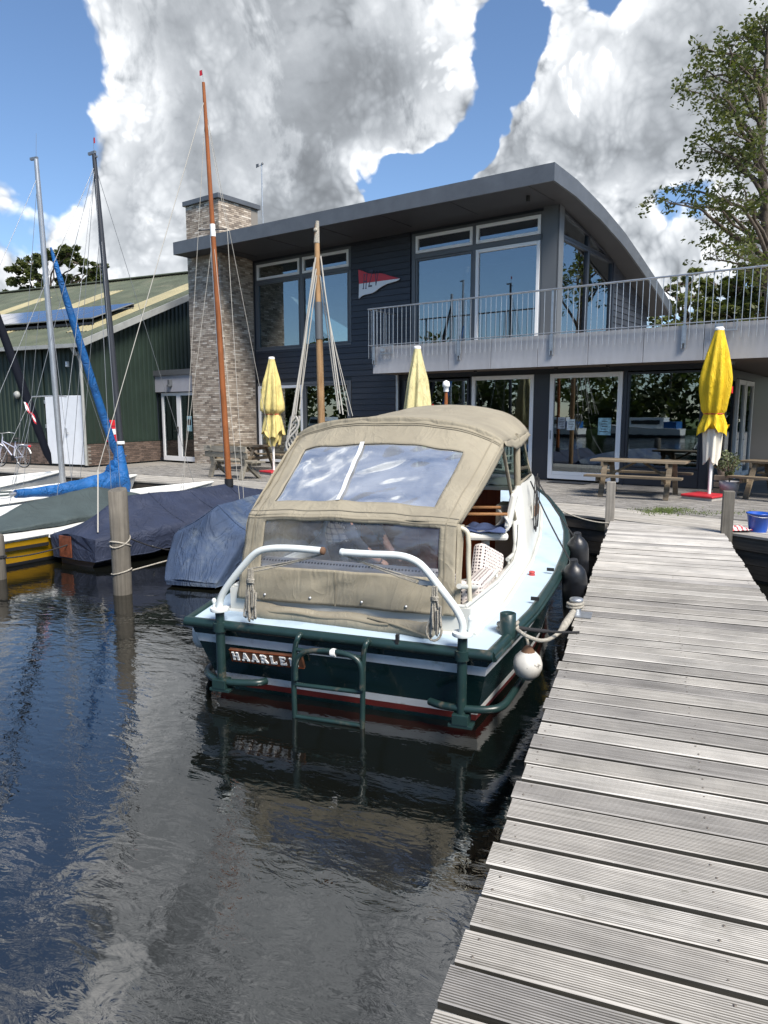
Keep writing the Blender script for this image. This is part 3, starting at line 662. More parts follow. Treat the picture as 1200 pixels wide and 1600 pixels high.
# balcony deck with fascia panels
dk = MB(); dk.bb(-4.69, 9.6, -1.17, 0.0, 2.79, 3.42); dk.bb(.14, 9.6, 0.0, 9.0, 2.79, 3.42); bal = dk.build('balcony', 'deck_under', ch)
tj = [-4.69, -3.48, -2.26, -1.04, .19, 1.41, 2.63, 3.84, 5.06, 6.28, 7.5, 8.7]
pieces('fascia_panel', [(((a + b) / 2, -1.19, 3.13), (b - a - .012, .03, .72), 0) for a, b in zip(tj, tj[1:])], 'fascia_panel', bal)
MB().bb(-4.71, -4.695, -1.175, -.03, 2.78, 3.48).build('end_panel', 'fascia_panel', bal)
MB().bb(-4.69, 9.6, -1.15, -.06, 3.422, 3.44).bb(.2, 9.6, -.06, 8.9, 3.422, 3.441).build('decking', 'dock_wood', bal)
for t in (-1.9, .33, 1.6): MB().tube([(t, -.45, 2.79), (t, -.45, 2.74)], .045, 10).build('downlight', 'black', bal)
rl = bpy.data.objects.new('railing', None); COL.objects.link(rl); rl.parent = ch
rr = MB(); RV = -1.275
rr.tube([(-4.8, RV, 4.49), (9.6, RV, 4.49)], .021, 8).tube([(-4.8, RV, 3.52), (9.6, RV, 3.52)], .012, 6).tube([(-4.8, RV, 4.49), (-4.8, .0, 4.49)], .021, 8).tube([(-4.8, RV, 3.52), (-4.8, 0, 3.52)], .012, 6)
rr.build('handrail', 'galv', rl)
bm = MB().tube([(0, 0, 3.17), (0, 0, 4.47)], .0075, 6).mesh('baluster', 'galv')
posts = [-4.62, -1.93, .55, 3.46, 6.3, 9.1]
t = -4.78
while t < 7.2:
    if min(abs(t - p) for p in posts) > .05:
        o = bpy.data.objects.new('baluster', bm); COL.objects.link(o); o.parent = rl; o.location = (t, RV, 0)
    t += .139
for k in range(1, 9):
    o = bpy.data.objects.new('baluster', bm); COL.objects.link(o); o.parent = rl; o.location = (-4.8, RV + k * .14, 0)
pm = MB().box((0, .012, 3.80), (.045, .02, 1.36)).box((-.034, .03, 3.25), (.02, .05, .46)).box((.034, .03, 3.25), (.02, .05, .46))
for zz in (3.08, 3.16, 3.24, 3.32, 3.4):
    for xx in (-.046, .046): pm.box((xx, .02, zz), (.006, .02, .02))
pm = pm.mesh('post', 'galv')
for p in posts:
    o = bpy.data.objects.new('post', pm); COL.objects.link(o); o.parent = rl; o.location = (p, RV, 0)
for (x0, z0) in ((-4.36, 3.28), (4.05, 3.32)):
    MB().bb(x0, x0 + .42, RV - .03, RV - .012, z0, z0 + .022).bb(x0, x0 + .42, RV - .03, RV - .012, z0 + .19, z0 + .212).bb(x0, x0 + .022, RV - .03, RV - .012, z0 + .022, z0 + .19).bb(x0 + .398, x0 + .42, RV - .03, RV - .012, z0 + .022, z0 + .19).bb(x0 + .03, x0 + .16, RV - .05, RV - .012, z0 + .06, z0 + .14).build('floodlight', 'galv', rl)
# rain pipes
MB().tube(smooth_pts([(4.25, -.3, 2.77), (4.1, -.2, 2.70), (3.9, -.05, 2.45), (3.88, -.04, 2.2), (3.88, -.04, .02)], 5), .05, 10).build('rain_pipe', 'galv', ch)
MB().tube([(-4.66, -.10, 2.78), (-4.66, -.10, .02)], .045, 10).build('rain_pipe', 'galv', ch)
# chimney, brick by brick
c0, c1, cv, ct = -12.3, -10.67, -1.37, 8.36
chim = MB().bb(c0 + .012, c1 - .012, cv + .012, .3, 0, ct).build('chimney', 'mortar', ch)
bk = []; ph = .0605; rows = int(ct / ph)
for k in range(rows):
    z = .004 + k * ph + ph / 2; off = random.uniform(-.1, .1)
    x = c0 + (0 if k % 2 else -.105) + off * .0; 
    x = c0 - (0 if k % 2 else .105)
    while x < c1 - .01:
        a, b = max(x, c0), min(x + .21, c1)
        if b - a > .03: bk.append((((a + b) / 2, cv + .05 + random.uniform(-.002, .003), z), (b - a - .009, .1, ph - .011), 0))
        x += .21
    y = cv + .1 - (.105 if k % 2 else 0)
    while y < .0:
        a, b = max(y, cv + .103), min(y + .21, .0)
        if b - a > .03: bk.append(((c1 - .05 + random.uniform(-.003, .002), (a + b) / 2, z), (.1, b - a - .009, ph - .011), 0))
        y += .21
random.shuffle(bk)
pieces('brick', bk, 'brick', chim, world=Matrix.Translation(W0) @ Matrix.Rotation(BROT, 4, 'Z'), rest='brickwork')
MB().bb(c0 - .07, c1 + .07, cv - .07, .37, ct, ct + .15).build('chimney_cap', 'zinc', chim, bevel=.01)
an = thing('weather_vane', 'thin weather vane on a slim pole behind the chimney top', 'weather vane', bl(-10.60, .45, 6.9), BROT)
MB().tube([(0, 0, -.3), (0, 0, 2.92)], .022, 6).build('pole', 'galv', an)
MB().tube([(-.26, 0, 2.86), (.05, 0, 2.92)], .009, 6).box((-.2, 0, 2.92), (.12, .01, .10)).lathe((.04, 0, 2.9), [(.03, 0), (.04, .04), (.01, .08)], 8).build('vane', 'steel_frame', an)
# pennant sign
sg = thing('pennant_sign', 'red and white club pennant sign with dark letters on navy boards', 'sign', bl(-5.4, -.06, 5.7), BROT)
off = Vector((-5.4, 0, 5.7))
def sp(px): t, z = fac(px[0], px[1], -.07); return (t - off.x, z - off.z)
top = [(560.2, 421.5), (567, 423.5), (576, 427.5), (585, 428), (594, 427), (602, 428.5), (610, 431.3), (618, 433.4), (625, 435.0)]
bot = [(623, 437.5), (618, 439.8), (605, 443.5), (598, 447), (592, 451), (587, 455), (582, 458), (569, 461), (565, 463), (561, 467)]
mid = (561.6, 443.8)
MB().prism([sp(p) for p in [mid, (625, 435.0)] + top[::-1][1:]], -.03, 0, fn=lambda a, b, z: (a, z, b)).build('red_half', 'sign_red', sg)
MB().prism([sp(p) for p in [(625, 435.2)] + bot + [mid]], -.03, 0, fn=lambda a, b, z: (a, z, b)).build('white_half', 'sign_white', sg)
def stroke(mb, a, b, w, fn, y0, y1):
    a, b = Vector(a), Vector(b); d = (b - a).normalized(); n = Vector((-d.y, d.x)) * w / 2
    mb.prism([tuple(a + n), tuple(a - n), tuple(b - n), tuple(b + n)], y0, y1, fn=fn)
LET = {'H': [((.15, 0), (.15, 1), 1), ((.75, 0), (.75, 1), 1), ((.15, .5), (.75, .5), .6), ((0, .03), (.3, .03), .45), ((.6, .03), (.9, .03), .45), ((0, .97), (.3, .97), .45), ((.6, .97), (.9, .97), .45)],
       'Z': [((.05, .94), (.8, .94), .8), ((.78, .95), (.08, .05), 1), ((.02, .06), (.85, .06), .8)],
       'V': [((.1, 1), (.45, 0), 1), ((.8, 1), (.45, 0), .7), ((-.05, .97), (.25, .97), .45), ((.65, .97), (.95, .97), .45)],
       'A': [((.08, 0), (.45, 1), .8), ((.82, 0), (.45, 1), 1.05), ((.2, .33), (.7, .33), .6), ((-.06, .05), (.24, .05), .6), ((.64, .05), (.98, .05), .6)],
       'R': [((.17, 0), (.17, 1), 1.1), ((.17, .93), (.55, .93), .8), ((.55, .93), (.72, .75), .8), ((.72, .78), (.55, .5), .8), ((.17, .49), (.58, .49), .7), ((.45, .5), (.8, .05), 1.0), ((0, .05), (.36, .05), .6), ((.68, .05), (.98, .05), .6), ((0, .95), (.2, .95), .6)],
       'L': [((.2, 0), (.2, 1), 1.1), ((0, .05), (.8, .05), .7), ((.76, .0), (.76, .3), .6), ((0, .95), (.42, .95), .6)],
       'E': [((.18, 0), (.18, 1), 1.1), ((0, .95), (.75, .95), .7), ((0, .05), (.78, .05), .7), ((.2, .5), (.6, .5), .6), ((.74, .75), (.74, 1), .5), ((.76, 0), (.76, .28), .5)],
       'M': [((.12, 0), (.12, 1), .8), ((.14, 1), (.5, .1), .9), ((.5, .1), (.88, 1), .7), ((.9, 0), (.9, 1), 1.1), ((0, .05), (.26, .05), .6), ((.74, .05), (1.05, .05), .6), ((0, .95), (.2, .95), .6), ((.84, .95), (1.05, .95), .6)]}
def letters(word, x, z, h, wd, gap, w, parent, mats, yf, yb, shear=0, drop=0, stretch=None):
    for i, c in enumerate(word):
        mb = MB(); ox = x + i * (wd + gap); oz = z - drop * i; hh = h if not stretch else h * stretch[i]
        for k, (a, b, q) in enumerate(LET[c]):
            stroke(mb, a, b, w * q / hh, lambda p, r_, y, ox=ox, oz=oz, hh=hh: (ox + p * wd + shear * r_ * hh, y, oz + r_ * hh), yf - .0006 * k, yb)
        mb.build('letter', mats, parent)
a = sp((566.5, 450.5)); letters('HZV', a[0] + .02, a[1] - .03, .42, .16, .05, .055, sg, 'sign_ink', -.036, -.02, shear=.10, drop=-.03, stretch=(1, 1.15, .95))
# paper notices taped inside the glass
def notice(px0, px1, label, group=None, offv=-.012, m='paper'):
    a, b = fac(*px0, offv), fac(*px1, offv); c = ((a[0] + b[0]) / 2, offv, (a[1] + b[1]) / 2); w, h = abs(b[0] - a[0]), abs(b[1] - a[1])
    mb = MB().box((0, 0, 0), (w, .004, h))
    for k in range(5): mb.box((random.uniform(-.1, .1) * w, -.003, h * (.3 - k * .15)), (w * random.uniform(.4, .7), .002, h * .04), mi=1)
    o = mb.build('paper_notice', [m, 'room_dark'], loc=bl(*c), rot=BROT); tag(o, label, 'notice', group)
mat('paper_blue', (.30, .50, .56), .7, var=.4, vs=9); mat('paper_grey', (.30, .33, .36), .7, var=.4, vs=9)
notice((872, 652), (883, 670), 'small grey photo notice, leftmost of three on glass patio door', m='paper_grey')
notice((886, 655), (898, 672), 'plain pale notice, middle of three sheets on glass patio door', m='paper')
notice((935, 653), (954, 680), 'large pale blue poster, rightmost and biggest on glass patio door', m='paper_blue')
mt = MB().box((0, 0, .008), (.95, .5, .016)).build('door_mat', 'black', loc=bl(.75, -.42, .002), rot=BROT, bevel=.004); tag(mt, 'dark door mat lying before the white framed patio door', 'mat')
# ------------------------------------------------------------------ green corrugated shed
mat('shed_green', (.017, .030, .022), .5, var=.12, vs=1.5)
mat('roof_green', (.085, .10, .065), .6, var=.2, vs=1.2, dirt=(.12, .125, .085), ds=1.1)
mat('roof_light', (.40, .35, .20), .45, var=.12, vs=1.0)
mat('gutter_grey', (.30, .31, .30), .5, var=.1)
mat('door_white', (.72, .75, .79), .45, var=.04)
mat('solar', (.010, .018, .06), .06, spec=1.0)
mat('alloy', (.55, .56, .57), .4, .8)
mat('red_plastic', (.55, .02, .03), .4)
mat('porch_grey', (.34, .345, .385), .5, var=.04)
P0 = Vector((-9.55, 22.96, DK)); SROT = math.atan2(-.435, .9)
SS = Vector((.9, -.435, 0)).normalized(); GG = Vector((-SS.y, SS.x, 0))
sh = thing('boat_shed', 'dark green corrugated shed with brick plinth and sloping sheet roof', 'shed', P0, SROT)
ZE, SL = 3.86, .4155
def rib(x, p=.2, d=.035):
    f = (x / p) % 1; return d * (1 if .12 < f < .5 else 0)
def corr(n0, n1, p, d):                     # trapezoid profile points between n0 and n1
    out = []; x = n0
    while x < n1: out += [(x, 0), (x + p * .46, 0), (x + p * .54, d), (x + p * .92, d)]; x += p
    return [q for q in out if q[0] <= n1]
LX = -26.0
def wall_sheet(name, a0, a1, ztop, zbot, fn, mats='shed_green', p=.21, d=.035):
    pr = corr(a0, a1, p, d); vs = []
    for a, o in pr: vs += [fn(a, o, zbot(a)), fn(a, o, ztop(a))]
    return MB().add(vs, [(2 * i, 2 * i + 2, 2 * i + 3, 2 * i + 1) for i in range(len(pr) - 1)]).build(name, mats, sh)
wall_sheet('wall_sheet', LX, -1.78, lambda a: ZE, lambda a: .74, lambda a, o, z: (a, -o, z))
wall_sheet('wall_sheet', -1.78, -.06, lambda a: ZE, lambda a: 2.27, lambda a, o, z: (a, -o, z))
wall_sheet('wall_sheet', 0, 9.2, lambda a: ZE + SL * a, lambda a: .74, lambda a, o, z: (o, a, z))
MB().bb(LX, -.02, .05, .2, 0, 3.8).bb(-.14, -.02, .2, 9.2, 0, 3.9).build('wall', 'shed_green', sh)
pl = MB().bb(LX, -1.82, -.02, .049, 0, .71).bb(-.05, .03, -.02, 9.2, 0, .71).build('plinth', 'mortar', sh)
bx = []
for k in range(11):
    z = .005 + k * .064 + .032; x = -9.0 + (k % 2) * .11
    while x < -1.95: bx.append(((x + .1, -.02, z), (.208, .03, .053), 0)); x += .22
    y = .0 + (k % 2) * .11
    while y < 3.2: bx.append(((.03, y + .1, z), (.03, .208, .053), 0)); y += .22
pieces('brick', bx, 'plinth_brick', pl, world=Matrix.Translation(P0) @ Matrix.Rotation(SROT, 4, 'Z'), rest='brickwork')
MB().bb(LX, -1.80, -.05, .0, .712, .738).bb(.0, .06, -.05, 9.2, .712, .738).build('drip_strip', 'shed_green', sh)
RY0, RY1 = -.38, 9.3
def roof_sheet(name, x0, x1, y0, y1, mats, lift=0, p=.18, d=.04):
    pr = corr(x0, x1, p, d); vs = []
    for a, o in pr:
        for y in (y0, y1): vs.append((a, y, ZE + .1 + SL * y + o + lift))
    return MB().add(vs, [(2 * i, 2 * i + 2, 2 * i + 3, 2 * i + 1) for i in range(len(pr) - 1)]).build(name, mats, sh)
roof_sheet('roof_sheet', LX, .34, RY0, RY1, 'roof_green')
MB().add([(LX, RY1, ZE + .14 + SL * RY1), (.34, RY1, ZE + .14 + SL * RY1), (.34, 18.6, ZE), (LX, 18.6, ZE)], [(0, 1, 2, 3)]).build('roof_back', 'roof_green', sh)
MB().beam((LX, RY1, ZE + .17 + SL * RY1), (.34, RY1, ZE + .17 + SL * RY1), .4, .05).build('ridge_cap', 'roof_green', sh)
for c in (-1.2, -5.6, -10.0, -14.4): roof_sheet('rooflight', c - .54 - ((c - .54) % .18) , c + .54, .9, 7.0, 'roof_light', .012)
# verge trim, gutter, pipe
MB().beam((.34, RY0, ZE + .1 + SL * RY0), (.34, RY1, ZE + .1 + SL * RY1), .05, .2).beam((.2, RY0 + .1, ZE - .02 + SL * (RY0 + .1)), (.2, RY1, ZE - .02 + SL * RY1), .24, .02).build('verge', 'gutter_grey', sh)
MB().beam((LX, RY0 - .02, ZE - .09), (.34, RY0 - .02, ZE - .09), .12, .12).build('gutter', 'gutter_grey', sh)
MB().tube(smooth_pts([(-.02, RY0, ZE - .15), (.0, -.25, ZE - .35), (.02, -.1, ZE - .6), (.02, -.1, .02)], 4), .05, 10).build('drain_pipe', 'gutter_grey', sh)
dr = MB().bb(-1.76, -.92, -.05, .0, .03, 2.25).bb(-.912, -.08, -.05, .0, .03, 2.25).build('double_door', 'door_white', sh, bevel=.008)
MB().bb(-.86, -.82, -.075, -.05, .95, 1.2).tube([(-.84, -.09, 1.06), (-.72, -.09, 1.06)], .011, 6).build('handle', 'alloy', dr)
for z in (.4, 1.2, 2.0): MB().bb(-1.80, -1.74, -.065, -.05, z, z + .12).build('hinge', 'alloy', dr)
# lamps on the shed wall
MB().lathe((-3.05, -.06, 2.3), [(.12, 0), (.13, .04), (.09, .1), (0.0, .12)], 14, axis=(0, -1, 0)).build('wall_lamp', 'gutter_grey', sh)
MB().bb(-.66, -.56, -.1, -.03, 3.16, 3.32).build('alarm_box', 'white_paint', sh)
# solar panels
tl = .03
for k in range(9):
    x1 = -1.25 - k * 1.06
    o = MB().box((0, 0, 0), (1.04, 2.12, .035), mi=1).box((0, 0, .019), (1.0, 2.08, .004), mi=0)
    for q in range(1, 2): o.box((0, 0, .0215), (.98, .008, .001), mi=1)
    o = o.build('solar_panel', ['solar', 'alloy'], loc=P0 + SS * (x1 - .52) + GG * 2.6 + Vector((0, 0, ZE + .34 + SL * 2.6)))
    o.rotation_euler = (math.atan(SL) - .03, 0, SROT)
    tag(o, 'dark framed solar panel at the chimney end of the row on shed roof' if k == 0 else '%s solar panel counted from the chimney end of the shed roof row' % ('', 'second', 'third', 'fourth', 'fifth', 'sixth', 'seventh', 'eighth', 'ninth')[k], 'solar panel', 'solar panels on the shed roof')
MB().beam((-10.8, 1.62, ZE + .2 + SL * 1.62), (-1.2, 1.62, ZE + .2 + SL * 1.62), .06, .08).beam((-10.8, 3.5, ZE + .24 + SL * 3.5), (-1.2, 3.5, ZE + .24 + SL * 3.5), .06, .1).build('panel_rail', 'black', sh)
# red fire box on the gable wall
fb = thing('fire_box', 'red wall box with white symbol on green gable wall', 'fire box', P0 + GG * .93 + SS * .04 + Vector((0, 0, .74)), SROT)
MB().bb(0, .16, -.17, .17, 0, .72).build('cabinet', 'red_plastic', fb, bevel=.015)
MB().bb(.161, .165, -.10, .10, .25, .43).build('symbol', 'sign_white', fb); MB().bb(.161, .167, -.15, .15, .52, .535).build('door_seam', 'sign_ink', fb)
# ------------------------------------------------------------------ entrance porch between shed and chimney
OV = -1.25
po = thing('entrance_porch', 'grey flat roofed entrance porch with white double glass doors beside chimney', 'porch', W0, BROT)
fx = lambda u, v: fac(u, v, OV)[0]
tA, tB, tC, tD, tE = fx(230, 650), fx(238.5, 650), fx(243, 650), fx(251.5, 650), -12.28
zr1, zr0, zf0 = fac(232, 581, OV)[1] + .02, fac(232, 588, OV)[1], fac(240, 613, OV)[1]
MB().bb(tA - .12, tE, OV - .10, 2.5, zr0, zr1).build('roof', 'zinc', po)
MB().bb(tA + .1, tE, OV - .04, OV + .3, zf0, zr0 - .002).build('fascia', 'porch_grey', po)
MB().bb(tB - .04, tC, OV - .03, OV + .25, 0, zf0 - .002).bb(tA + .1, tB - .04, OV + .02, OV + 2.3, 0, zf0).build('side_wall', 'porch_grey', po)
MB().tube(smooth_pts([(tA + .12, OV - .12, zr0 - .12), (tA + .2, OV - .1, zr0 - .3), (tA + .2, OV - .08, .02)], 4), .04, 8).lathe((tA + .12, OV - .12, zr0 - .32), [(.05, 0), (.10, .12), (.11, .3)], 8).build('rain_pipe', 'gutter_grey', po)
lm = MB().box((0, 0, 0), (.13, .12, .22)).box((0, -.05, -.1), (.12, .1, .06)).build('lamp', 'steel_frame', po, loc=((tC + tE) / 2 - .1, OV - .10, (zf0 + zr0) / 2 + .02), bevel=.01)
def pwin(x0, x1, z0, z1, fm, fw, name, y=OV + .05):
    mb = MB(); f = lambda a, b, c, d_: mb.bb(a, b, y, y + .07, c, d_)
    f(x0, x0 + fw, z0, z1); f(x1 - fw, x1, z0, z1); f(x0 + fw, x1 - fw, z0, z0 + fw * 1.6); f(x0 + fw, x1 - fw, z1 - fw, z1)
    wn = mb.build(name, fm, po); MB().bb(x0 + fw, x1 - fw, y + .03, y + .042, z0 + fw * 1.6, z1 - fw).build('pane', 'low_glass', wn); return wn
pwin(tC + .005, tD - .01, .02, zf0 - .02, 'navy_frame', .05, 'side_window')
tM = fx(277.5, 650); tF = tM + (tM - tD)
d_ = pwin(tD, tM - .004, .02, zf0 - .03, 'white_frame', .10, 'glass_door'); MB().bb(tM - .07, tM - .03, OV - .0, OV + .05, .98, 1.22).tube([(tM - .05, OV - .03, 1.08), (tM - .2, OV - .03, 1.06)], .014, 6).build('handle', 'black', d_)
pwin(tM + .004, tF, .02, zf0 - .03, 'white_frame', .10, 'glass_door')
MB().bb(tA + .3, tF + .1, OV + 2.2, OV + 2.3, 0, zf0, 0).bb(tA + .3, tF + .1, OV + .2, OV + 2.2, -.02, .01, 1).build('hall', ['room', 'room_floor'], po)
pn = MB().box((0, 0, 0), (.26, .004, .52)).box((0, -.003, .05), (.18, .002, .2), mi=1).build('paper_notice', ['paper_blue', 'room_dark'], loc=bl(fx(294.5, 662), OV + .045, fac(294, 662, OV)[1]), rot=BROT)
tag(pn, 'blue poster behind right hand glass door of the entrance porch', 'notice')
# ------------------------------------------------------------------ motor boat in the middle
mat('hull_green', (.008, .028, .028), .18, spec=.5, coat=.3, var=.1, vs=3, dirt=(.035, .05, .05), ds=5, dlo=.56, dhi=.72)
mat('rail_green', (.012, .031, .030), .35, var=.15, vs=6, dirt=(.085, .075, .055), ds=7, dlo=.56, dhi=.72)
mat('hull_white', (.74, .76, .76), .35, var=.08, vs=4, dirt=(.36, .35, .29), ds=6, dlo=.54, dhi=.74)
mat('hull_red', (.14, .014, .012), .5, var=.15, vs=6)
mat('deck_blue', (.42, .53, .62), .5, var=.05, vs=3, bump=.15, bs=220, dirt=(.35, .44, .51), ds=2.2)
mat('cream', (.54, .545, .51), .32, var=.05, vs=3, dirt=(.46, .44, .37), ds=3, dlo=.6, dhi=.85)
mat('arch_white', (.62, .66, .65), .3, var=.04, dirt=(.35, .33, .28), ds=12, dlo=.68, dhi=.8)
mat('canvas', (.275, .245, .182), .85, var=.10, vs=2.2, bump=.25, bs=260, dirt=(.215, .19, .142), ds=1.6, crease=(2.4, .26, (1.5, 1.2, .6)))
mat('canvas_seam', (.21, .185, .135), .85)
mat('clear_seam', (.55, .57, .60), .6)
mat('grey_panel', (.33, .31, .27), .6)
mat('seat_white', (.70, .69, .64), .5)
mat('teak', (.30, .14, .05), .5, var=.2, vs=20)
mat('jacket_blue', (.05, .075, .17), .9, bump=.4, bs=60)
mat('jacket_dark', (.035, .042, .06), .9, bump=.3, bs=60)
mat('skin', (.42, .22, .15), .55); mat('hair', (.10, .07, .05), .8)
mat('fender_white', (.58, .57, .54), .45, var=.1, vs=14, dirt=(.12, .11, .10), ds=16, dlo=.58, dhi=.68)
mat('hoop_beige', (.50, .47, .37), .4); mat('rust', (.13, .07, .04), .9)
mat('red_cap', (.40, .05, .045), .5)
glass('clear_vinyl', (.74, .77, .80), .12, .80, rough=.12, wav=.38, ws=1.6, haze=.34, hs=1.3, hcol=(.74, .77, .80), gcol=(.95, .97, 1))
glass('clear_vinyl_back', (.86, .89, .93), .06, .6, rough=.05, wav=.4, ws=2.2, haze=.16, hs=2.4)
glass('screen_glass', (.55, .62, .58), .10, .85)
def pattern_mat():
    m = bpy.data.materials.new('patterned_cloth'); m.use_nodes = True; t = NT(m.node_tree); b = t.n['Principled BSDF']; b.inputs['Roughness'].default_value = .9
    g = t.node('ShaderNodeTexCoord').outputs['Object']
    vo = t.node('ShaderNodeTexVoronoi'); vo.inputs['Scale'].default_value = 34; vo.inputs['Randomness'].default_value = .12; t.l.new(g, vo.inputs['Vector'])
    c = t.ramp(vo.outputs['Distance'], [(.28, (.045, .035, .045)), (.40, (.62, .56, .52))])
    t.l.new(c, b.inputs['Base Color']); MT['patterned_cloth'] = m
    m = bpy.data.materials.new('plaid'); m.use_nodes = True; t = NT(m.node_tree); b = t.n['Principled BSDF']; b.inputs['Roughness'].default_value = .9
    g = t.node('ShaderNodeTexCoord').outputs['Object']; sx = t.node('ShaderNodeSeparateXYZ'); t.l.new(g, sx.inputs[0])
    st = lambda o: t.m('LESS_THAN', t.m('FRACT', t.m('MULTIPLY', o, 16.0)), .28)
    f = t.m('MULTIPLY', t.m('ADD', st(sx.outputs[0]), st(sx.outputs[2])), .5)
    t.l.new(t.ramp(f, [(0, (.62, .62, .62)), (.5, (.25, .26, .30)), (1, (.07, .08, .12))]), b.inputs['Base Color']); MT['plaid'] = m
pattern_mat()
BO = Vector((-.35, 5.51, 0)); BB = Vector((.340, .940, 0)).normalized(); BA = Vector((BB.y, -BB.x, 0)); BR = math.atan2(BB.y, BB.x) - math.pi / 2
def _hit(u, v, p0, n):
    d = skydir(u, v); C = Vector((0, 0, CAMZ)); s = (p0 - C).dot(n) / d.dot(n); return C + d * s
def bp(u, v, y): p = _hit(u, v, BO + BB * y, BB) - BO; return Vector((p.dot(BA), p.dot(BB), p.z))
def bpz(u, v, z): p = _hit(u, v, Vector((0, 0, z)), Vector((0, 0, 1))) - BO; return Vector((p.dot(BA), p.dot(BB), p.z))
def bpx(u, v, x): p = _hit(u, v, BO + BA * x, BA) - BO; return Vector((p.dot(BA), p.dot(BB), p.z))
def bwd(x, y, z=0): return BO + BA * x + BB * y + Vector((0, 0, z))
mbt = thing('motor_boat', 'dark green motor cruiser with beige canvas canopy and HAARLEM on its stern', 'motor boat', BO, BR)
BW = [(0, 1.255), (1, 1.40), (2, 1.46), (3, 1.45), (4, 1.35), (5, 1.17), (6, .85), (6.8, .50), (7.4, .17), (7.6, .02)]
WL = [(0, 1.10), (1, 1.22), (2, 1.28), (3, 1.24), (4, 1.08), (5, .82), (6, .48), (6.8, .20), (7.4, .03), (7.6, .01)]
SZ = [(0, .665), (2, .76), (4, .88), (5.5, 1.0), (7.6, 1.2)]
def hull(root, bw, wl, sz, L, levels, mats, draft=.3, rake=.25, bow=.5, n=40, name='hull', y0=0):
    mb = MB(); rows = []
    for i in range(n + 1):
        y = y0 + (L - y0) * i / n; z = interp(sz, y); b = interp(bw, y); w = interp(wl, y); r = []
        for f in levels:
            zz = f * z if f >= 0 else f * draft
            x = w + (b - w) * max(0, f) ** .85 if f >= 0 else w * (1 + f * .97)
            yy = y - rake * max(f, -.2) * (1 - (y - y0) / (L - y0)) ** 3 + bow * max(f, -.5) * ((y - y0) / (L - y0)) ** 4
            r.append((x, yy, zz))
        rows.append(r)
    m = len(levels)
    for s in (-1, 1):
        vs = [(s * x, y, z) for r in rows for x, y, z in r]
        for k in range(m - 1):
            fs = [(i * m + k, (i + 1) * m + k, (i + 1) * m + k + 1, i * m + k + 1) for i in range(n)]
            if s < 0: fs = [f[::-1] for f in fs]
            used = MB(); mb.add(vs, fs, mats[k], True) if k == 0 else None
            if k:
                base = len(mb.v) - len(vs)
                for f in fs: mb.f.append(tuple(q + base for q in f)); mb.mi.append(mats[k]); mb.sm.append(True)
    r = rows[0]
    for k in range(m - 1):
        (xa, ya, za), (xb, yb, zb) = r[k], r[k + 1]; mb.add([(-xa, ya, za), (xa, ya, za), (xb, yb, zb), (-xb, yb, zb)], [(0, 1, 2, 3)], mats[k])
    return mb, rows
LV = [-1, -.4, 0, .06, .145, .25, .69, .81, 1.0]
mb, rows = hull(mbt, BW, WL, SZ, 7.6, LV, [0, 0, 2, 3, 1, 2, 1, 2])
mats_h = ['hull_red', 'hull_white', 'hull_green', 'hull_red']
mb.build('hull', mats_h, mbt)
top = [r[-1] for r in rows]
# deck with the opening of the cockpit
CI = [(.05, 1.06), (.9, 1.15), (2.4, 1.16), (3.6, 1.08), (4.85, .93), (5.5, .82)]
dk_ = MB(); NS = len(top)
for s in (-1, 1):
    vs = []; 
    for (x, y, z) in top:
        xi = interp(CI, y) if .05 <= y <= 5.5 else 0.0
        vs += [(s * (x - .03), y, z), (s * xi, y, z + .02 * (1 - xi / max(x, .05)) if xi < x else z)]
    fs = [(2 * i, 2 * i + 1, 2 * i + 3, 2 * i + 2) for i in range(NS - 1)]
    dk_.add(vs, [f if s < 0 else f[::-1] for f in fs], 0)
dk_.build('deck', 'deck_blue', mbt)
za = interp(SZ, 0)
MB().bb(-1.235, 1.24, -.24, .06, za - .03, za + .003).build('aft_deck', 'deck_blue', mbt)
for s in (-1, 1):
    MB().tube([(s * (x + .005), y, z - .02) for x, y, z in top], .042, 10).build('rubbing_strake', 'rail_green', mbt)
    MB().tube([(s * (x + .035), y, z - .045) for x, y, z in top], .022, 8).build('fender_rail', 'rail_green', mbt)
MB().tube([(-1.275, -.255, za - .02), (1.285, -.255, za - .02)], .042, 10).build('stern_rail', 'rail_green', mbt)
# coaming, cabin sides and wheelhouse front
def ztop_c(y): return interp([(0.05, .89), (1.7, .925), (1.95, 1.02), (2.15, 1.5), (2.3, 1.60), (3.4, 1.62), (4.5, 1.54), (5.2, 1.42), (5.5, 1.2)], y)
for s in (-1, 1):
    vs = []; N = 60
    for i in range(N + 1):
        y = .06 + 5.44 * i / N; xb = interp(CI, y); zt = ztop_c(y); zb = interp(SZ, y) - .02; h = zt - zb
        vs += [(s * xb, y, zb), (s * (xb - .10 * min(1, h / .7) - .03), y, zt), (s * (xb - .10 * min(1, h / .7) - .075), y, zt), (s * (xb - .06), y, .3)]
    fs = [(4 * i + k, 4 * i + 4 + k, 4 * i + 5 + k, 4 * i + 1 + k) for i in range(N) for k in range(3)]
    MB().add(vs, [f if s > 0 else f[::-1] for f in fs], 0, True).build('cabin_side', 'cream', mbt)
    MB().tube([(s * (interp(CI, y) - .06 - .04 * min(1, max(0, (ztop_c(y) - .9)) / .7)), y, ztop_c(y) + .004) for y in [.06 + .06 * i for i in range(34)]], .016, 8).build('coaming_edge', 'cream', mbt)
    MB().tube([(s * (interp(CI, y) + .012), y, interp(SZ, y) + .012) for y in [.06 + .12 * i for i in range(45)]], .022, 8).build('foot_rail', 'cream', mbt)
MB().bb(-1.04, 1.04, .05, .09, za - .02, .885).bb(-1.03, 1.03, .092, .14, .3, .88).build('aft_coaming', 'cream', mbt)
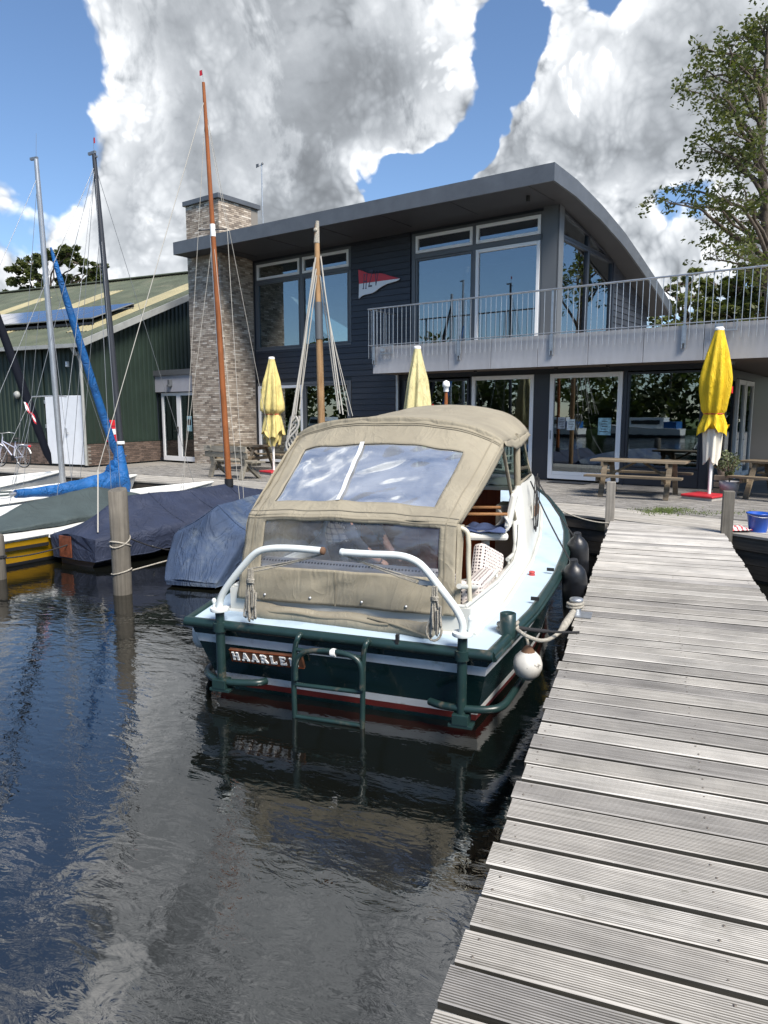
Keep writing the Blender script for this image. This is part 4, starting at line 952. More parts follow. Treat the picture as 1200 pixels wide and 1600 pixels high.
MB().tube([(-1.0, .07, .895), (1.0, .07, .895)], .016, 8).build('coaming_edge', 'cream', mbt)
MB().tube([(-1.06, .04, za + .012), (1.07, .04, za + .012)], .022, 8).build('foot_rail', 'cream', mbt)
MB().grid(lambda a, b: ((2 * a - 1) * (interp(CI, 3.3 + 2.2 * b) - .13), 3.3 + 2.2 * b, ztop_c(3.3 + 2.2 * b) + .07 * (1 - (2 * a - 1) ** 2)), 10, 12).build('coach_roof', 'cream', mbt, solid=.02)
MB().bb(-1.0, 1.0, .14, 3.0, .26, .29).build('cockpit_floor', 'teak', mbt)
bh = MB().bb(-.98, .72, 2.90, 2.93, .29, 1.50).build('bulkhead', 'mahogany', mbt)
MB().bb(.74, .98, 2.55, 2.92, .29, 1.36).build('locker', 'grey_panel', mbt, bevel=.01)
MB().bb(-.30, -.22, 2.87, 2.90, .29, 1.5).bb(.28, .36, 2.87, 2.90, .29, 1.5).build('door_frame', 'mahogany', mbt)
MB().bb(-.98, .98, 2.75, 3.35, 1.50, 1.54).build('dashboard', 'cream', mbt)
# windscreen
for s in (-1, 1):
    a, b, c, d = (s * 1.0, 2.36, 1.60), (s * .98, 2.34, 2.12), (s * .93, 3.02, 2.12), (s * .97, 3.45, 1.62)
    MB().add([a, b, c, d], [(0, 1, 2, 3)]).build('side_screen', 'screen_glass', mbt, solid=.008)
    MB().tube([a, b], .035, 8).tube([b, c, d, a], .022, 8).build('screen_frame', 'canvas', mbt)
MB().add([(-.93, 3.02, 2.12), (.93, 3.02, 2.12), (.97, 3.45, 1.62), (-.97, 3.45, 1.62)], [(0, 1, 2, 3)]).build('windscreen', 'screen_glass', mbt, solid=.008)
fr = MB()
for x in (-.32, .32): fr.tube([(x, 3.02, 2.12), (x * 1.03, 3.45, 1.62)], .022, 8)
fr.tube([(-.93, 3.02, 2.12), (.93, 3.02, 2.12)], .022, 8).build('screen_bar', 'cream', mbt)
# canopy
def wr(u, v, s, a): return a * (mnoise.noise(Vector((u * 3.1, v * 2.2, s))) + .55 * mnoise.noise(Vector((u * 9 + v * 4, v * 6, s + 7))))
def aft(u): a = 2 * u - 1; return Vector((.035 + 1.01 * a, 1.2 + .06 * a * a, 2.305 - .10 * abs(a) ** 2.0 - .075 * abs(a) ** 7 - .035 * max(a, 0) ** 2))
def frn(u): a = 2 * u - 1; return Vector((.015 + .945 * a, 3.28 + .02 * a * a, 2.435 - .14 * abs(a) ** 2.2 - .16 * abs(a) ** 7))
def fold(u): return Vector((-.885 + 1.80 * u, .13 + .05 * (2 * u - 1) ** 2 - .05, 1.497 + .035 * math.sin(math.pi * u) + .018 * u - .004 * math.sin(u * 25)))
def bot(u): return Vector((-.955 + 1.88 * u, .022, .80 + .025 * u))
def slope(u, v):
    p = aft(u).lerp(fold(u), v); sagv = -.035 * math.sin(math.pi * v) * (.4 + .6 * math.sin(math.pi * u))
    n = Vector((0, -.67, .74)); return p + n * (sagv + wr(u, v, 1, .030) + .008 * math.sin(u * 40 + v * 3) * (1 - v) * .4)
def upright(u, v):
    p = fold(u).lerp(bot(u), v); return p + Vector((0, -1, 0)) * (wr(u, v, 5, .024) + .010 * math.sin(math.pi * v))
def roof(u, v):
    p = aft(u).lerp(frn(u), v); return p + Vector((0, 0, 1)) * (-.03 * math.sin(math.pi * v) + .012 * math.sin(math.pi * v * 2) ** 2 + wr(u, v * 2, 9, .012))
w1 = lambda u, v: .10 < u < .872 and .27 < v < .862
w2 = lambda u, v: .10 < u < .93 and .055 < v < .60
cp = MB()
cp.grid(roof, 44, 30); cp.build('canopy_roof', 'canvas', mbt, solid=.006)
MB().grid(slope, 70, 44, keep=lambda u, v: not w1(u, v)).build('canopy_slope', 'canvas', mbt, solid=.006)
MB().grid(upright, 70, 30, keep=lambda u, v: not w2(u, v)).build('canopy_back', 'canvas', mbt, solid=.006)
MB().grid(lambda u, v: slope(u, v) + Vector((0, .006, -.006)), 70, 44, keep=lambda u, v: .08 + .02 * v < u < .88 + .03 * v and .255 < v < .88).build('clear_window', 'clear_vinyl', mbt)
MB().grid(lambda u, v: upright(u, v) + Vector((0, .008, 0)), 70, 30, keep=lambda u, v: .08 - .02 * v < u < .95 and .03 < v < .63).build('clear_window', 'clear_vinyl_back', mbt)
sm = MB()
def strip(fn, a, b, w, off, n=20, mi=0):
    vs = []
    for i in range(n + 1):
        u = a[0] + (b[0] - a[0]) * i / n; v = a[1] + (b[1] - a[1]) * i / n; d = Vector((b[0] - a[0], b[1] - a[1])).normalized()
        vs += [fn(u - d.y * w, v + d.x * w) + off, fn(u + d.y * w, v - d.x * w) + off]
    sm.add(vs, [(2 * i, 2 * i + 1, 2 * i + 3, 2 * i + 2) for i in range(n)], mi, True)
o1 = Vector((0, -.007, .007)); o2 = Vector((0, -.008, 0))
strip(slope, (.40, .26), (.43, .868), .010, o1 * 1.3, mi=1)
strip(slope, (0, .055), (1, .055), .006, o1, 40); strip(slope, (0, .075), (1, .075), .004, o1, 40)
strip(slope, (.03, .0), (.045, 1), .003, o1); strip(slope, (.965, .0), (.955, 1), .003, o1)
for q in ((.16, .955),): strip(slope, (0, q[1]), (1, q[1]), .003, o1, 40)
strip(upright, (0, .022), (1, .022), .004, o2, 40); strip(upright, (.47, .62), (.48, 1), .003, o2); strip(upright, (.04, 0), (.05, 1), .003, o2); strip(upright, (.955, 0), (.955, 1), .003, o2)
sm.build('seam', ['canvas_seam', 'clear_seam'], mbt)
st = MB()
for u in (.14, .36, .60, .80): p = upright(u, .93); st.lathe(p + Vector((0, -.004, 0)), [(.013, 0), (.013, .004), (.005, .012), (0.0, .013)], 10, axis=(0, -1, 0))
st.build('stud', 'alloy', mbt)
# valances and side curtains
VL = MB()
VL.grid(lambda u, v: aft(u) + Vector((0, -.028 - .012 * v + .004 * math.sin(u * 60), .012 - .085 * v)), 50, 4)
VL.grid(lambda u, v: frn(u) + Vector((0, .01, -.10 * v)), 40, 3)
VL.grid(lambda u, v: roof(1, u) + Vector((.004 + .02 * v, 0, -(.035 + .055 * math.sin(math.pi * u)) * v + .004 * math.sin(u * 30))), 16, 3)
VL.grid(lambda u, v: roof(0, u) + Vector((-.004, 0, -.09 * v)), 16, 3)
VL.build('valance', 'canvas', mbt, solid=.005)
def poly3(pts, f): 
    n = len(pts) - 1; i = min(int(f * n), n - 1); return Vector(pts[i]).lerp(Vector(pts[i + 1]), f * n - i)
tl_ = [(-.885, .13, 1.497), (-.975, 1.2, 2.13), (-.935, 3.25, 2.13)]; bl_ = [(-.955, .022, .80), (-1.12, 1.2, .88), (-1.06, 3.1, 1.0)]
MB().grid(lambda u, v: poly3(tl_, u).lerp(poly3(bl_, u), v) + Vector((-wr(u, v, 13, .02), 0, 0)), 24, 16).build('side_curtain', 'canvas', mbt, solid=.006)
fl = MB()
A_, B_, C_ = aft(1), fold(1), bot(1)
fl.grid(lambda u, v: A_.lerp(B_, u) + Vector((.02 * v * math.sin(math.pi * u), .16 * v * (1 - .55 * u), -.03 * v)), 14, 4)
fl.grid(lambda u, v: B_.lerp(C_, u) + Vector((.03 * v, .10 * v * (1 - .2 * u) + .012 * math.sin(v * 9 + u * 3), -.02 * v)), 14, 6)
fl.build('side_flap', 'canvas', mbt, solid=.006)
# canopy frame
MB().tube([bp(785, 695, 1.45), bp(797, 762, 1.9), bpx(809, 836, 1.05)], .018, 8).build('canopy_strut', 'canvas', mbt)
MB().tube(smooth_pts([fold(.93) + Vector((0, .05, -.02)), fold(1) + Vector((.045, .06, -.05)), fold(1) + Vector((.075, .06, -.14)), Vector((.99, .20, 1.2)), Vector((1.01, .19, .89))], 5), .019, 10).build('canopy_hoop', 'hoop_beige', mbt)
# white grab rails on the coaming
MB().tube(smooth_pts([bpx(717, 916, .97), bpx(747, 917, 1.0), bpx(757, 912, 1.02), bpx(777, 891, 1.04)], 5), .02, 10).tube([bpx(776, 892, 1.04), bpx(775, 917, 1.05)], .014, 8).build('grab_rail', 'cream', mbt)
MB().tube([bpx(812, 857, 1.06), bpx(793, 874, 1.05)], .02, 10).tube([bpx(794, 874, 1.05), bpx(795, 896, 1.06)], .014, 8).build('grab_rail', 'cream', mbt)
# stern arch with its dark posts
for side in (-1, 1):
    ya = -.27
    px = [(343, 946), (345, 935), (356, 915), (382, 882), (402, 863), (425, 857), (460, 857), (506, 861)] if side < 0 else [(723, 984), (722, 972), (712, 951), (688, 919), (663, 888), (646, 875), (622, 868), (580, 866), (533, 863)]
    pts = [bp(u, v, ya) for u, v in px]; pts[0].z -= .02
    ar = MB().tube(smooth_pts(pts, 5), .028, 12).lathe(pts[0] + Vector((0, 0, -.01)), [(.075, -.012), (.078, 0), (.075, .014)], 14).build('stern_arch', 'arch_white', mbt)
    e = pts[-1]; MB().lathe(e, [(.030, -.02), (.031, 0), (.022, .008), (.0, .01)], 12, axis=(-side, 0, 0)).build('end_cap', 'rust' if side < 0 else 'arch_white', ar)
    b0 = pts[0]; x = b0.x
    MB().tube([(x, ya, b0.z - .02), (x, ya, .12)], .037, 12).bb(x - .09, x + .09, ya - .05, ya + .06, .10, .125).bb(x - .06, x + .06, ya - .055, ya + .05, .125, .20).build('stern_post', 'rail_green', mbt, bevel=.004)
    for zz in (.60,): MB().tube([(x, ya, zz), (x, ya, zz + .07)], .055, 12).bb(x - .11, x - .05, ya, ya + .05, zz + .01, zz + .06).bb(x + .05, x + .11, ya, ya + .05, zz + .01, zz + .06).build('clamp', 'rail_green', mbt)
    if side > 0: MB().tube([(x + .045, ya + .02, b0.z + .005), (x + .05, ya + .02, b0.z + .09)], .016, 8).lathe((x + .05, ya + .02, b0.z + .09), [(.018, 0), (.02, .02), (.008, .035), (0, .036)], 10).build('light_stub', 'arch_white', mbt)
    else: MB().tube([(x - .05, ya, b0.z), (x - .05, ya, b0.z + .05)], .012, 8).lathe((x - .05, ya, b0.z + .04), [(.016, 0), (.02, .02), (.01, .035), (0, .036)], 10).build('light_stub', 'arch_white', mbt)
    # low bumper tubes on the corners
    if side > 0: q = [bp(672, 1096, -.18), bp(690, 1102, -.24), bp(722, 1107, -.27), bp(762, 1109, -.25), bp(785, 1103, -.16), bp(800, 1085, .1), bp(815, 1062, .45)]
    else: q = [bp(416, 1064, -.18), bp(400, 1067, -.25), bp(360, 1066, -.28), bp(340, 1062, -.26), bp(328, 1055, -.18), bp(324, 1048, 0), bp(330, 1040, .3)]
    MB().tube(smooth_pts(q, 5), .029, 10).build('bumper_tube', 'rail_green', mbt)
# swim ladder
yl = -.34
L_ = lambda u, v, dy=0: bp(u, v, yl + dy)
ld = MB()
ld.tube(smooth_pts([L_(472, 990, .08), L_(466, 996, 0), L_(461, 1015, 0), L_(459, 1060, 0), L_(461, 1128, 0)], 5), .021, 10)
ld.tube(smooth_pts([L_(578, 1000, .08), L_(572, 1006, 0), L_(568, 1025, 0), L_(567, 1075, 0), L_(566, 1140, 0)], 5), .021, 10)
for a, b in (((460, 1069), (566, 1082)), ((461, 1119), (566, 1134))): ld.tube([L_(*a), L_(*b)], .018, 8)
lo = ld.build('swim_ladder', 'rail_green', mbt)
MB().tube(smooth_pts([L_(462, 1062, -.035), L_(462, 1040, -.035), L_(467, 1026, -.035), L_(480, 1018, -.035), L_(510, 1017, -.035), L_(540, 1022, -.035), L_(558, 1031, -.035), L_(565, 1048, -.035), L_(565, 1078, -.035)], 5), .021, 10).tube([L_(464, 1015, 0), L_(571, 1028, 0)], .016, 8).build('ladder_loop', 'rail_green', lo)
for u, v in ((461, 1128), (566, 1140)): p = L_(u, v); MB().tube([p, p + Vector((0, 0, -.055))], .023, 10).build('foot', 'white_paint', lo); MB().tube([p + Vector((0, 0, -.055)), p + Vector((0, 0, -.5))], .02, 8).build('ladder_leg', 'rust', lo)
p = L_(521, 1020, -.035); MB().lathe(p, [(.03, -.02), (.034, 0), (.03, .02)], 12, axis=(1, 0, .1)).build('cable_tie', 'white_paint', lo)
# name board
def tr_y(z): return -.03 - .25 * z / .665
c = Vector((-.562, tr_y(.39) - .022, .392)); tilt = math.atan(.25 / .665)
nb = MB().box((0, 0, 0), (.66, .026, .118)).build('name_board', 'mahogany', mbt, loc=c); nb.rotation_euler = (tilt, R(-1.2), 0)
mat('board_wood', (.11, .045, .022), .55, var=.3, vs=14, stretch=(1, 1, 8)); nb.data.materials[0] = MT['board_wood']
MB().bb(-.33, .33, -.016, -.013, .050, .059).bb(-.33, .33, -.016, -.013, -.059, -.052).build('board_edge', 'mahogany', nb)
letters('HAARLEM', -.305, -.036, .074, .066, .021, .020, nb, 'white_paint', -.020, -.0125)
# canvas roll on the aft deck
rp = [bp(398, 958, -.02), bp(430, 957, -.03), bp(480, 961, -.04), bp(540, 967, -.05), bp(600, 975, -.06), bp(650, 981, -.07), bp(676, 986, -.08)]
rp = smooth_pts(rp, 5)
for i, p in enumerate(rp): p.z = za + .058 + .006 * math.sin(i * .9)
MB().tube(rp, [.064 + .010 * math.sin(i * 1.3) * mnoise.noise(Vector((i * .4, 0, 0))) + .006 * math.sin(i * .5) for i in range(len(rp))], 16).build('rolled_canvas', 'canvas', mbt)
MB().tube([p + Vector((0, -.055, .03)) for p in rp[4:22]], [.012] * 18, 6).build('roll_edge', 'canvas_seam', mbt)
MB().tube(smooth_pts([rp[18] + Vector((0, -.03, .06)), rp[22] + Vector((0, -.06, .03)), rp[-3] + Vector((0, -.07, -.02))], 6), .010, 6).build('roll_strap', 'canvas_seam', mbt)
# green bollard and small fittings
p = bpz(793, 990, za + .02); MB().lathe((p.x, p.y, za), [(.062, 0), (.062, .18), (.05, .185), (.046, .16), (0.0, .158)], 16).build('bollard', 'rail_green', mbt)
p = bpz(624, 1003, za); MB().bb(p.x - .012, p.x + .012, p.y - .06, p.y - .03, za - .02, za + .07).build('cleat', 'black', mbt)
p = bpz(831, 899, .76); MB().lathe((p.x, p.y, .755), [(.032, 0), (.032, .012), (.026, .028), (.032, .036), (.026, .048), (0, .05)], 14).build('filler_cap', 'red_cap', mbt)
for (u, v, z) in ((868, 892, .80), (845, 938, .755)): p = bpz(u, v, z); MB().box((p.x - .05, p.y, p.z + .01), (.07, .02, .03)).build('cleat', 'black', mbt)
p = bpx(826, 806, .99); MB().box((1.085, p.y - .1, 1.24), (.03, .22, .12)).build('builder_plate', 'teak', mbt, bevel=.004); MB().box((1.07, p.y - .1, 1.24), (.03, .27, .16)).build('plate_back', 'cream', mbt)
# black rope coil on the cabin side
rc = MB()
for k, (w, h, oy) in enumerate(((.10, .30, 0), (.08, .33, .05), (.07, .28, .10))):
    pts = [(1.10 + .01 * k, 3.0 + oy + w * math.sin(a), 1.24 + h * math.cos(a) + .1) for a in [2 * math.pi * i / 18 for i in range(19)]]; rc.tube(pts, .006, 6)
rc.build('rope_coil', 'rope_dark', mbt)
# seats and cushions
MB().bb(-.98, .92, .33, .95, .29, .70).build('bench', 'cream', mbt)
MB().bb(-.96, .82, .40, .53, .72, 1.075).build('back_cushion', 'patterned_cloth', mbt, bevel=.04)
MB().bb(-.96, .82, .54, .98, .71, .83).build('seat_cushion', 'patterned_cloth', mbt, bevel=.03)
o = MB().box((.965, .74, .80), (.15, .56, .40)).build('corner_cushion', 'patterned_cloth', mbt, bevel=.045)
o = MB().box((0, 0, 0), (.42, .13, .44)).build('pillow', 'patterned_cloth', mbt, loc=(.93, 1.22, .92), bevel=.05); o.rotation_euler = (R(-8), R(24), R(70))
o = MB().box((.885, .36, .78), (.14, .12, .48)).build('corner_cushion', 'patterned_cloth', mbt, bevel=.04)
# helm chair
hc = bpy.data.objects.new('helm_chair', None); COL.objects.link(hc); hc.parent = mbt; hc.location = (.74, 2.05, .29); hc.rotation_euler = (0, 0, R(-72))
MB().tube([(0, 0, 0), (0, 0, .80)], .042, 12).lathe((0, 0, 0), [(.16, 0), (.16, .02), (.05, .05)], 14).build('pedestal', 'seat_white', hc)
MB().bb(-.24, .24, -.22, .20, .80, .88).build('seat', 'seat_white', hc, bevel=.03)
o = MB().box((0, 0, 0), (.42, .07, .36)).build('backrest', 'seat_white', hc, loc=(.06, .25, 1.10), bevel=.03); o.rotation_euler = (R(-10), 0, R(-12))
for s in (-1, 1):
    MB().bb(s * .25 - .025, s * .25 + .025, -.22, .18, 1.06, 1.085).build('armrest', 'teak', hc, bevel=.006)
    MB().tube(smooth_pts([(s * .25, .15, 1.06), (s * .25, .20, .95), (s * .22, .1, .84)], 4), .016, 8).build('arm_tube', 'seat_white', hc)
MB().tube([(.17 * math.cos(a) - .04, .17 * math.sin(a) - .12, .30) for a in [2 * math.pi * i / 20 for i in range(21)]], .012, 8).build('foot_ring', 'seat_white', hc)
jk = MB().grid(lambda u, v: (.74 - .30 + .54 * u, 2.05 - .26 + .46 * v, 1.185 + .02 * mnoise.noise(Vector((u * 5, v * 5, 2))) + .03 * math.sin(u * 9) * math.sin(v * 7) - .16 * max(0, .22 - u) * 4 * (1 if v < .6 else .5)), 18, 14).build('jacket', 'jacket_blue', loc=bwd(0, 0), rot=BR, solid=.012)
tag(jk, 'dark blue jacket lying over the white helm chair seat', 'jacket')
pw = MB().grid(lambda u, v: (.22 + .42 * u, 2.86 + .34 * v, 1.55 + .07 * math.sin(math.pi * u) * math.sin(math.pi * v) + .02 * mnoise.noise(Vector((u * 6, v * 6, 4)))), 14, 12).build('white_cloth', 'white_paint', loc=bwd(.3, 0), rot=BR, solid=.01)
tag(pw, 'crumpled white cloth lying on the dashboard behind the windscreen', 'cloth')
sw = MB().tube([(-.45 + .2 * math.cos(a), 2.62 - .05 * math.sin(a), 1.28 + .2 * math.sin(a)) for a in [2 * math.pi * i / 24 for i in range(25)]], .014, 8)
for a in (0, 2.1, 4.2): sw.tube([(-.45, 2.62, 1.28), (-.45 + .2 * math.cos(a), 2.62, 1.28 + .2 * math.sin(a))], .009, 6)
sw.tube([(-.45, 2.62, 1.28), (-.45, 2.92, 1.25)], .02, 8).build('steering_wheel', 'black', mbt)
# mast light on the cabin roof
p = bp(697, 612, 4.2); MB().tube([(p.x, 4.2, 1.55), (p.x, 4.2, p.z)], [.045, .022], 10).build('light_post', 'varnish', mbt); MB().lathe((p.x, 4.2, p.z), [(.035, 0), (.035, .06), (.05, .065), (.05, .09), (.042, .13), (0.0, .15)], 12).build('mast_light', 'white_paint', mbt)
# lines on the arch
ln = MB()
pa, pb = bp(503, 866, -.26), bp(535, 866, -.26)
for q in ((392, 888), (396, 893), (430, 884)): ln.tube(sag(pa, bp(*q, -.24), .01), .006, 5)
for q in ((672, 910), (668, 916), (650, 908)): ln.tube(sag(pb, bp(*q, -.24), .01), .006, 5)
for (cx, cy, hh, n) in ((391, 888, 84, 9), (679, 916, 80, 9)):
    for k in range(n):
        ox = (k - (n - 1) / 2) * 1.9 + random.uniform(-1, 1); l = hh * random.uniform(.72, 1.05); dp_ = -.29 - .012 * (k % 3)
        pts = [bp(cx + ox * (.35 + .8 * f) + 1.2 * math.sin(f * 5 + k * 2), cy + l * f, dp_) for f in [i / 7 for i in range(8)]]
        pts += [bp(cx + ox + 2.2 + 1.5 * math.sin(f * 4 + k), cy + l * f, dp_ - .01) for f in (1.03, .98, .9, .75, .5)]
        ln.tube(pts, .0075, 6)
    ln.tube([bp(cx + 5.5 * math.cos(a), cy + 17 + 1.2 * math.sin(a) + a * .35, -.30 + .03 * math.sin(a)) for a in [i * .5 for i in range(40)]], .007, 5)
ln.tube([bp(672 + 12 * math.sin(a) + 6, 985 + 16 * math.cos(a), -.3) for a in [2 * math.pi * i / 16 for i in range(17)]], .009, 6)
ln.build('arch_lines', 'rope_mat', mbt)
p = bp(666, 911, -.25); MB().box(p, (.11, .02, .03)).build('shackle', 'alloy', mbt)
# fenders and ropes
def fender(a, b, r, label):
    a, b = bwd(*a), bwd(*b); d = b - a; L = d.length; prof = [(.02, -.05), (.035, 0), (r * .50, L * .04), (r * .86, L * .11), (r, L * .22), (r, L * .80), (r * .90, L * .90), (r * .62, L * .965), (.045, L * 1.0), (.04, L + .05)]
    o = MB().lathe((0, 0, 0), prof, 20, axis=d).build('fender', 'black_rubber', loc=a); tag(o, label, 'fender', 'black fenders along the starboard side'); return o
fender((1.58, 3.35, .16), (1.56, 3.2, .95), .125, 'black cylinder fender hanging farther forward along hull near the quay')
fender((1.66, 2.25, .10), (1.62, 2.1, .86), .125, 'black cylinder fender hanging nearer the stern beside jetty bollard')
bf = thing('ball_fender', 'scuffed white ball fender hanging at the starboard stern corner', 'fender', bwd(1.46, .22, .44), BR)
MB().lathe((0, 0, 0), [(.0, -.115), (.05, -.105), (.09, -.07), (.11, -.02), (.112, .02), (.095, .07), (.06, .105), (.04, .115)], 20).build('ball', 'fender_white', bf)
MB().lathe((0, 0, .10), [(.06, 0), (.045, .02), (.03, .045), (.012, .06)], 14).build('eye', 'rust', bf)
MB().tube(smooth_pts([(0, 0, .15), (-.02, .0, .22), (-.10, .02, .27), (-.20, .02, .26)], 5), .012, 6).build('lanyard', 'rope_mat', bf)
wf = MB().lathe((0, 0, -.13), [(.01, 0), (.06, .02), (.085, .08), (.085, .18), (.06, .24), (.012, .27)], 14).build('fender', 'fender_white', loc=bwd(-1.37, .1, .42)); tag(wf, 'small white fender at the port stern corner above water', 'fender')
bpost = bwd(*bpz(793, 990, za)); bpost.z = za + .05
jb = thing('jetty_bollard', 'small galvanised bollard bolted to left edge of the jetty', 'bollard', Vector((1.63, 5.86, DK + .004)), JROT)
MB().lathe((0, 0, .008), [(.042, 0), (.042, .10), (.056, .105), (.058, .125), (.05, .135), (0, .137)], 16).build('drum', 'galv', jb)
MB().bb(-.06, .13, -.09, .09, 0, .008).build('base_plate', 'galv', jb)
E1 = Vector((1.62, 5.86, DK + .05))
mr_ = thing('mooring_rope', 'grey mooring rope from stern bollard to the galvanised jetty bollard', 'rope', bpost)
r_ = smooth_pts([bpost + Vector((.05, -.03, 0)), pz(825, 995, .70), pz(850, 1001, .62), pz(872, 990, .62), pz(885, 973, .68), E1], 6)
mb = MB().tube([p - bpost for p in r_], .016, 8)
mb.tube([p - bpost for p in [E1 + Vector((.062 * math.cos(a), .062 * math.sin(a), .01 + .004 * a)) for a in [i * .5 for i in range(28)]]], .014, 6)
mb.tube([p - bpost for p in [bpost + Vector((.075 * math.cos(a), .075 * math.sin(a), .0 + .006 * a - .03)) for a in [i * .5 for i in range(26)]]], .014, 6)
k = r_[len(r_) * 3 // 5:]
mb.tube([p - bpost for p in k], [.016 + .016 * math.sin(math.pi * i / (len(k) - 1)) for i in range(len(k))], 8)
mb.build('line', 'rope_mat', mr_)
mb = MB().tube([p - bpost for p in sag(bpost + Vector((0, 0, .01)), pz(905, 988, DK + .01), .015)], [.017] * 6 + [.010] * 5, 6)
mb.build('line', 'rope_dark', mr_)
ext = thing('bow_line', 'thin black line from cabin rail over side deck to a fender', 'rope', bwd(1.05, 3.2, 1.6))
b0 = bwd(1.05, 3.2, 1.6)
MB().tube([p - b0 for p in sag(bpx(829, 752, 1.04) @ Matrix.Identity(3) if False else bwd(*bpx(829, 752, 1.04)), bwd(1.60, 2.12, .86), .03)], .008, 6).tube([p - b0 for p in sag(bwd(*bpx(842, 755, .98)), bwd(1.52, 3.22, .95), .02)], .008, 6).build('line', 'rope_dark', ext)
q0 = bwd(.55, 6.5, 1.1); ql = MB().tube([p - q0 for p in sag(q0, Vector((3.55, 11.05, DK - .02)), .12, 14)], .010, 6).tube([p - q0 for p in [Vector((3.52, 11.08, DK - .02)), Vector((3.50, 11.0, DK - .3)), Vector((3.42, 10.7, .25))]], .010, 6).build('bow_rope', 'rope_mat', loc=q0)
tag(ql, 'grey bow rope running from foredeck to the jetty corner post', 'rope')
# person bending inside the cabin
def skin_body(name, joints, bones, mats, root, loc=(0, 0, 0), sub=2):
    me = bpy.data.meshes.new(name); keys = list(joints); me.from_pydata([joints[k][0] for k in keys], [(keys.index(a), keys.index(b)) for a, b in bones], [])
    o = bpy.data.objects.new(name, me); COL.objects.link(o)
    sk = o.modifiers.new('skin', 'SKIN'); o.modifiers.new('sub', 'SUBSURF').levels = sub; o.modifiers['sub'].render_levels = sub
    for i, k in enumerate(keys):
        r = joints[k][1]; o.data.skin_vertices[0].data[i].radius = r if isinstance(r, tuple) else (r, r)
    o.data.skin_vertices[0].data[0].use_root = True
    sk.use_smooth_shade = True
    dg = bpy.context.evaluated_depsgraph_get(); m2 = bpy.data.meshes.new_from_object(o.evaluated_get(dg)); bpy.data.objects.remove(o)
    for m in (mats if isinstance(mats, list) else [mats]): m2.materials.append(MT[m])
    m2.polygons.foreach_set('use_smooth', [True] * len(m2.polygons)); m2.name = name
    o = bpy.data.objects.new(name, m2); COL.objects.link(o)
    if root is not None: o.parent = root
    o.location = loc; return o
pr = thing('person', 'person in dark jacket and plaid shirt bending over inside the canopy', 'person', bwd(-.62, 1.45, .29), BR)
J = {'pelvis': ((0, 0, .80), (.16, .13)), 'waist': ((.05, -.10, .93), (.15, .12)), 'chest': ((.16, -.14, 1.08), (.18, .13)), 'neck': ((.30, -.12, 1.14), .065), 'head': ((.38, -.11, 1.14), .095), 'crown': ((.47, -.10, 1.12), .085),
     'shL': ((.17, -.32, 1.07), .075), 'elL': ((.32, -.38, .86), .055), 'wrL': ((.47, -.30, .70), .04), 'haL': ((.53, -.26, .66), .04), 'shR': ((.19, .06, 1.08), .075), 'elR': ((.36, .14, .88), .055), 'wrR': ((.50, .06, .72), .04), 'haR': ((.56, .03, .68), .04),
     'hiL': ((-.01, -.11, .76), .11), 'knL': ((.10, -.13, .44), .075), 'anL': ((.02, -.12, .09), .05), 'toL': ((.16, -.13, .045), .045), 'hiR': ((-.01, .11, .76), .11), 'knR': ((.10, .13, .44), .075), 'anR': ((.02, .12, .09), .05), 'toR': ((.16, .13, .045), .045)}
BN = [('pelvis', 'waist'), ('waist', 'chest'), ('chest', 'neck'), ('neck', 'head'), ('head', 'crown'), ('chest', 'shL'), ('shL', 'elL'), ('elL', 'wrL'), ('wrL', 'haL'), ('chest', 'shR'), ('shR', 'elR'), ('elR', 'wrR'), ('wrR', 'haR'), ('pelvis', 'hiL'), ('hiL', 'knL'), ('knL', 'anL'), ('anL', 'toL'), ('pelvis', 'hiR'), ('hiR', 'knR'), ('knR', 'anR'), ('anR', 'toR')]
body = skin_body('body', J, BN, ['skin', 'jacket_dark', 'plaid'], pr)
for f in body.data.polygons:
    c = f.center
    f.material_index = 0 if (c.x > .27 and c.z > 1.02) or (c.x > .44) else (2 if c.z < 1.02 and c.z > .80 and c.x < .22 else 1)
hd = MB().lathe((.43, -.105, 1.15), [(.0, .11), (.05, .10), (.088, .06), (.105, .0), (.098, -.05), (.06, -.08)], 16, axis=(.55, .05, .85)).build('hair', 'hair', pr)
fh = Vector((.50, -.105, 1.07)); MB().lathe(fh, [(.0, .035), (.012, .03), (.016, .0), (.006, -.02)], 8, axis=(.9, 0, -.5)).build('nose', 'skin', pr)
for s in (-1, 1): MB().lathe((.40, -.105 + s * .093, 1.10), [(.0, -.01), (.026, 0), (.03, .008), (0, .014)], 10, axis=(0, s, 0)).build('ear', 'skin', pr)
for hx, hy in (('haL', 1), ('haR', -1)):
    h = Vector(J[hx][0]); fm_ = MB()
    for k, l in enumerate((.07, .08, .076, .06)): fm_.tube([h + Vector((.015, (k - 1.5) * .019, -.01)), h + Vector((.05, (k - 1.5) * .021, -.03)), h + Vector((.05 + l * .35, (k - 1.5) * .021, -.03 - l * .55))], [.010, .009, .007], 7)
    fm_.tube([h + Vector((0, hy * .03, 0)), h + Vector((.03, hy * .055, -.02)), h + Vector((.055, hy * .05, -.04))], [.011, .010, .008], 7); fm_.build('hand', 'skin', pr)
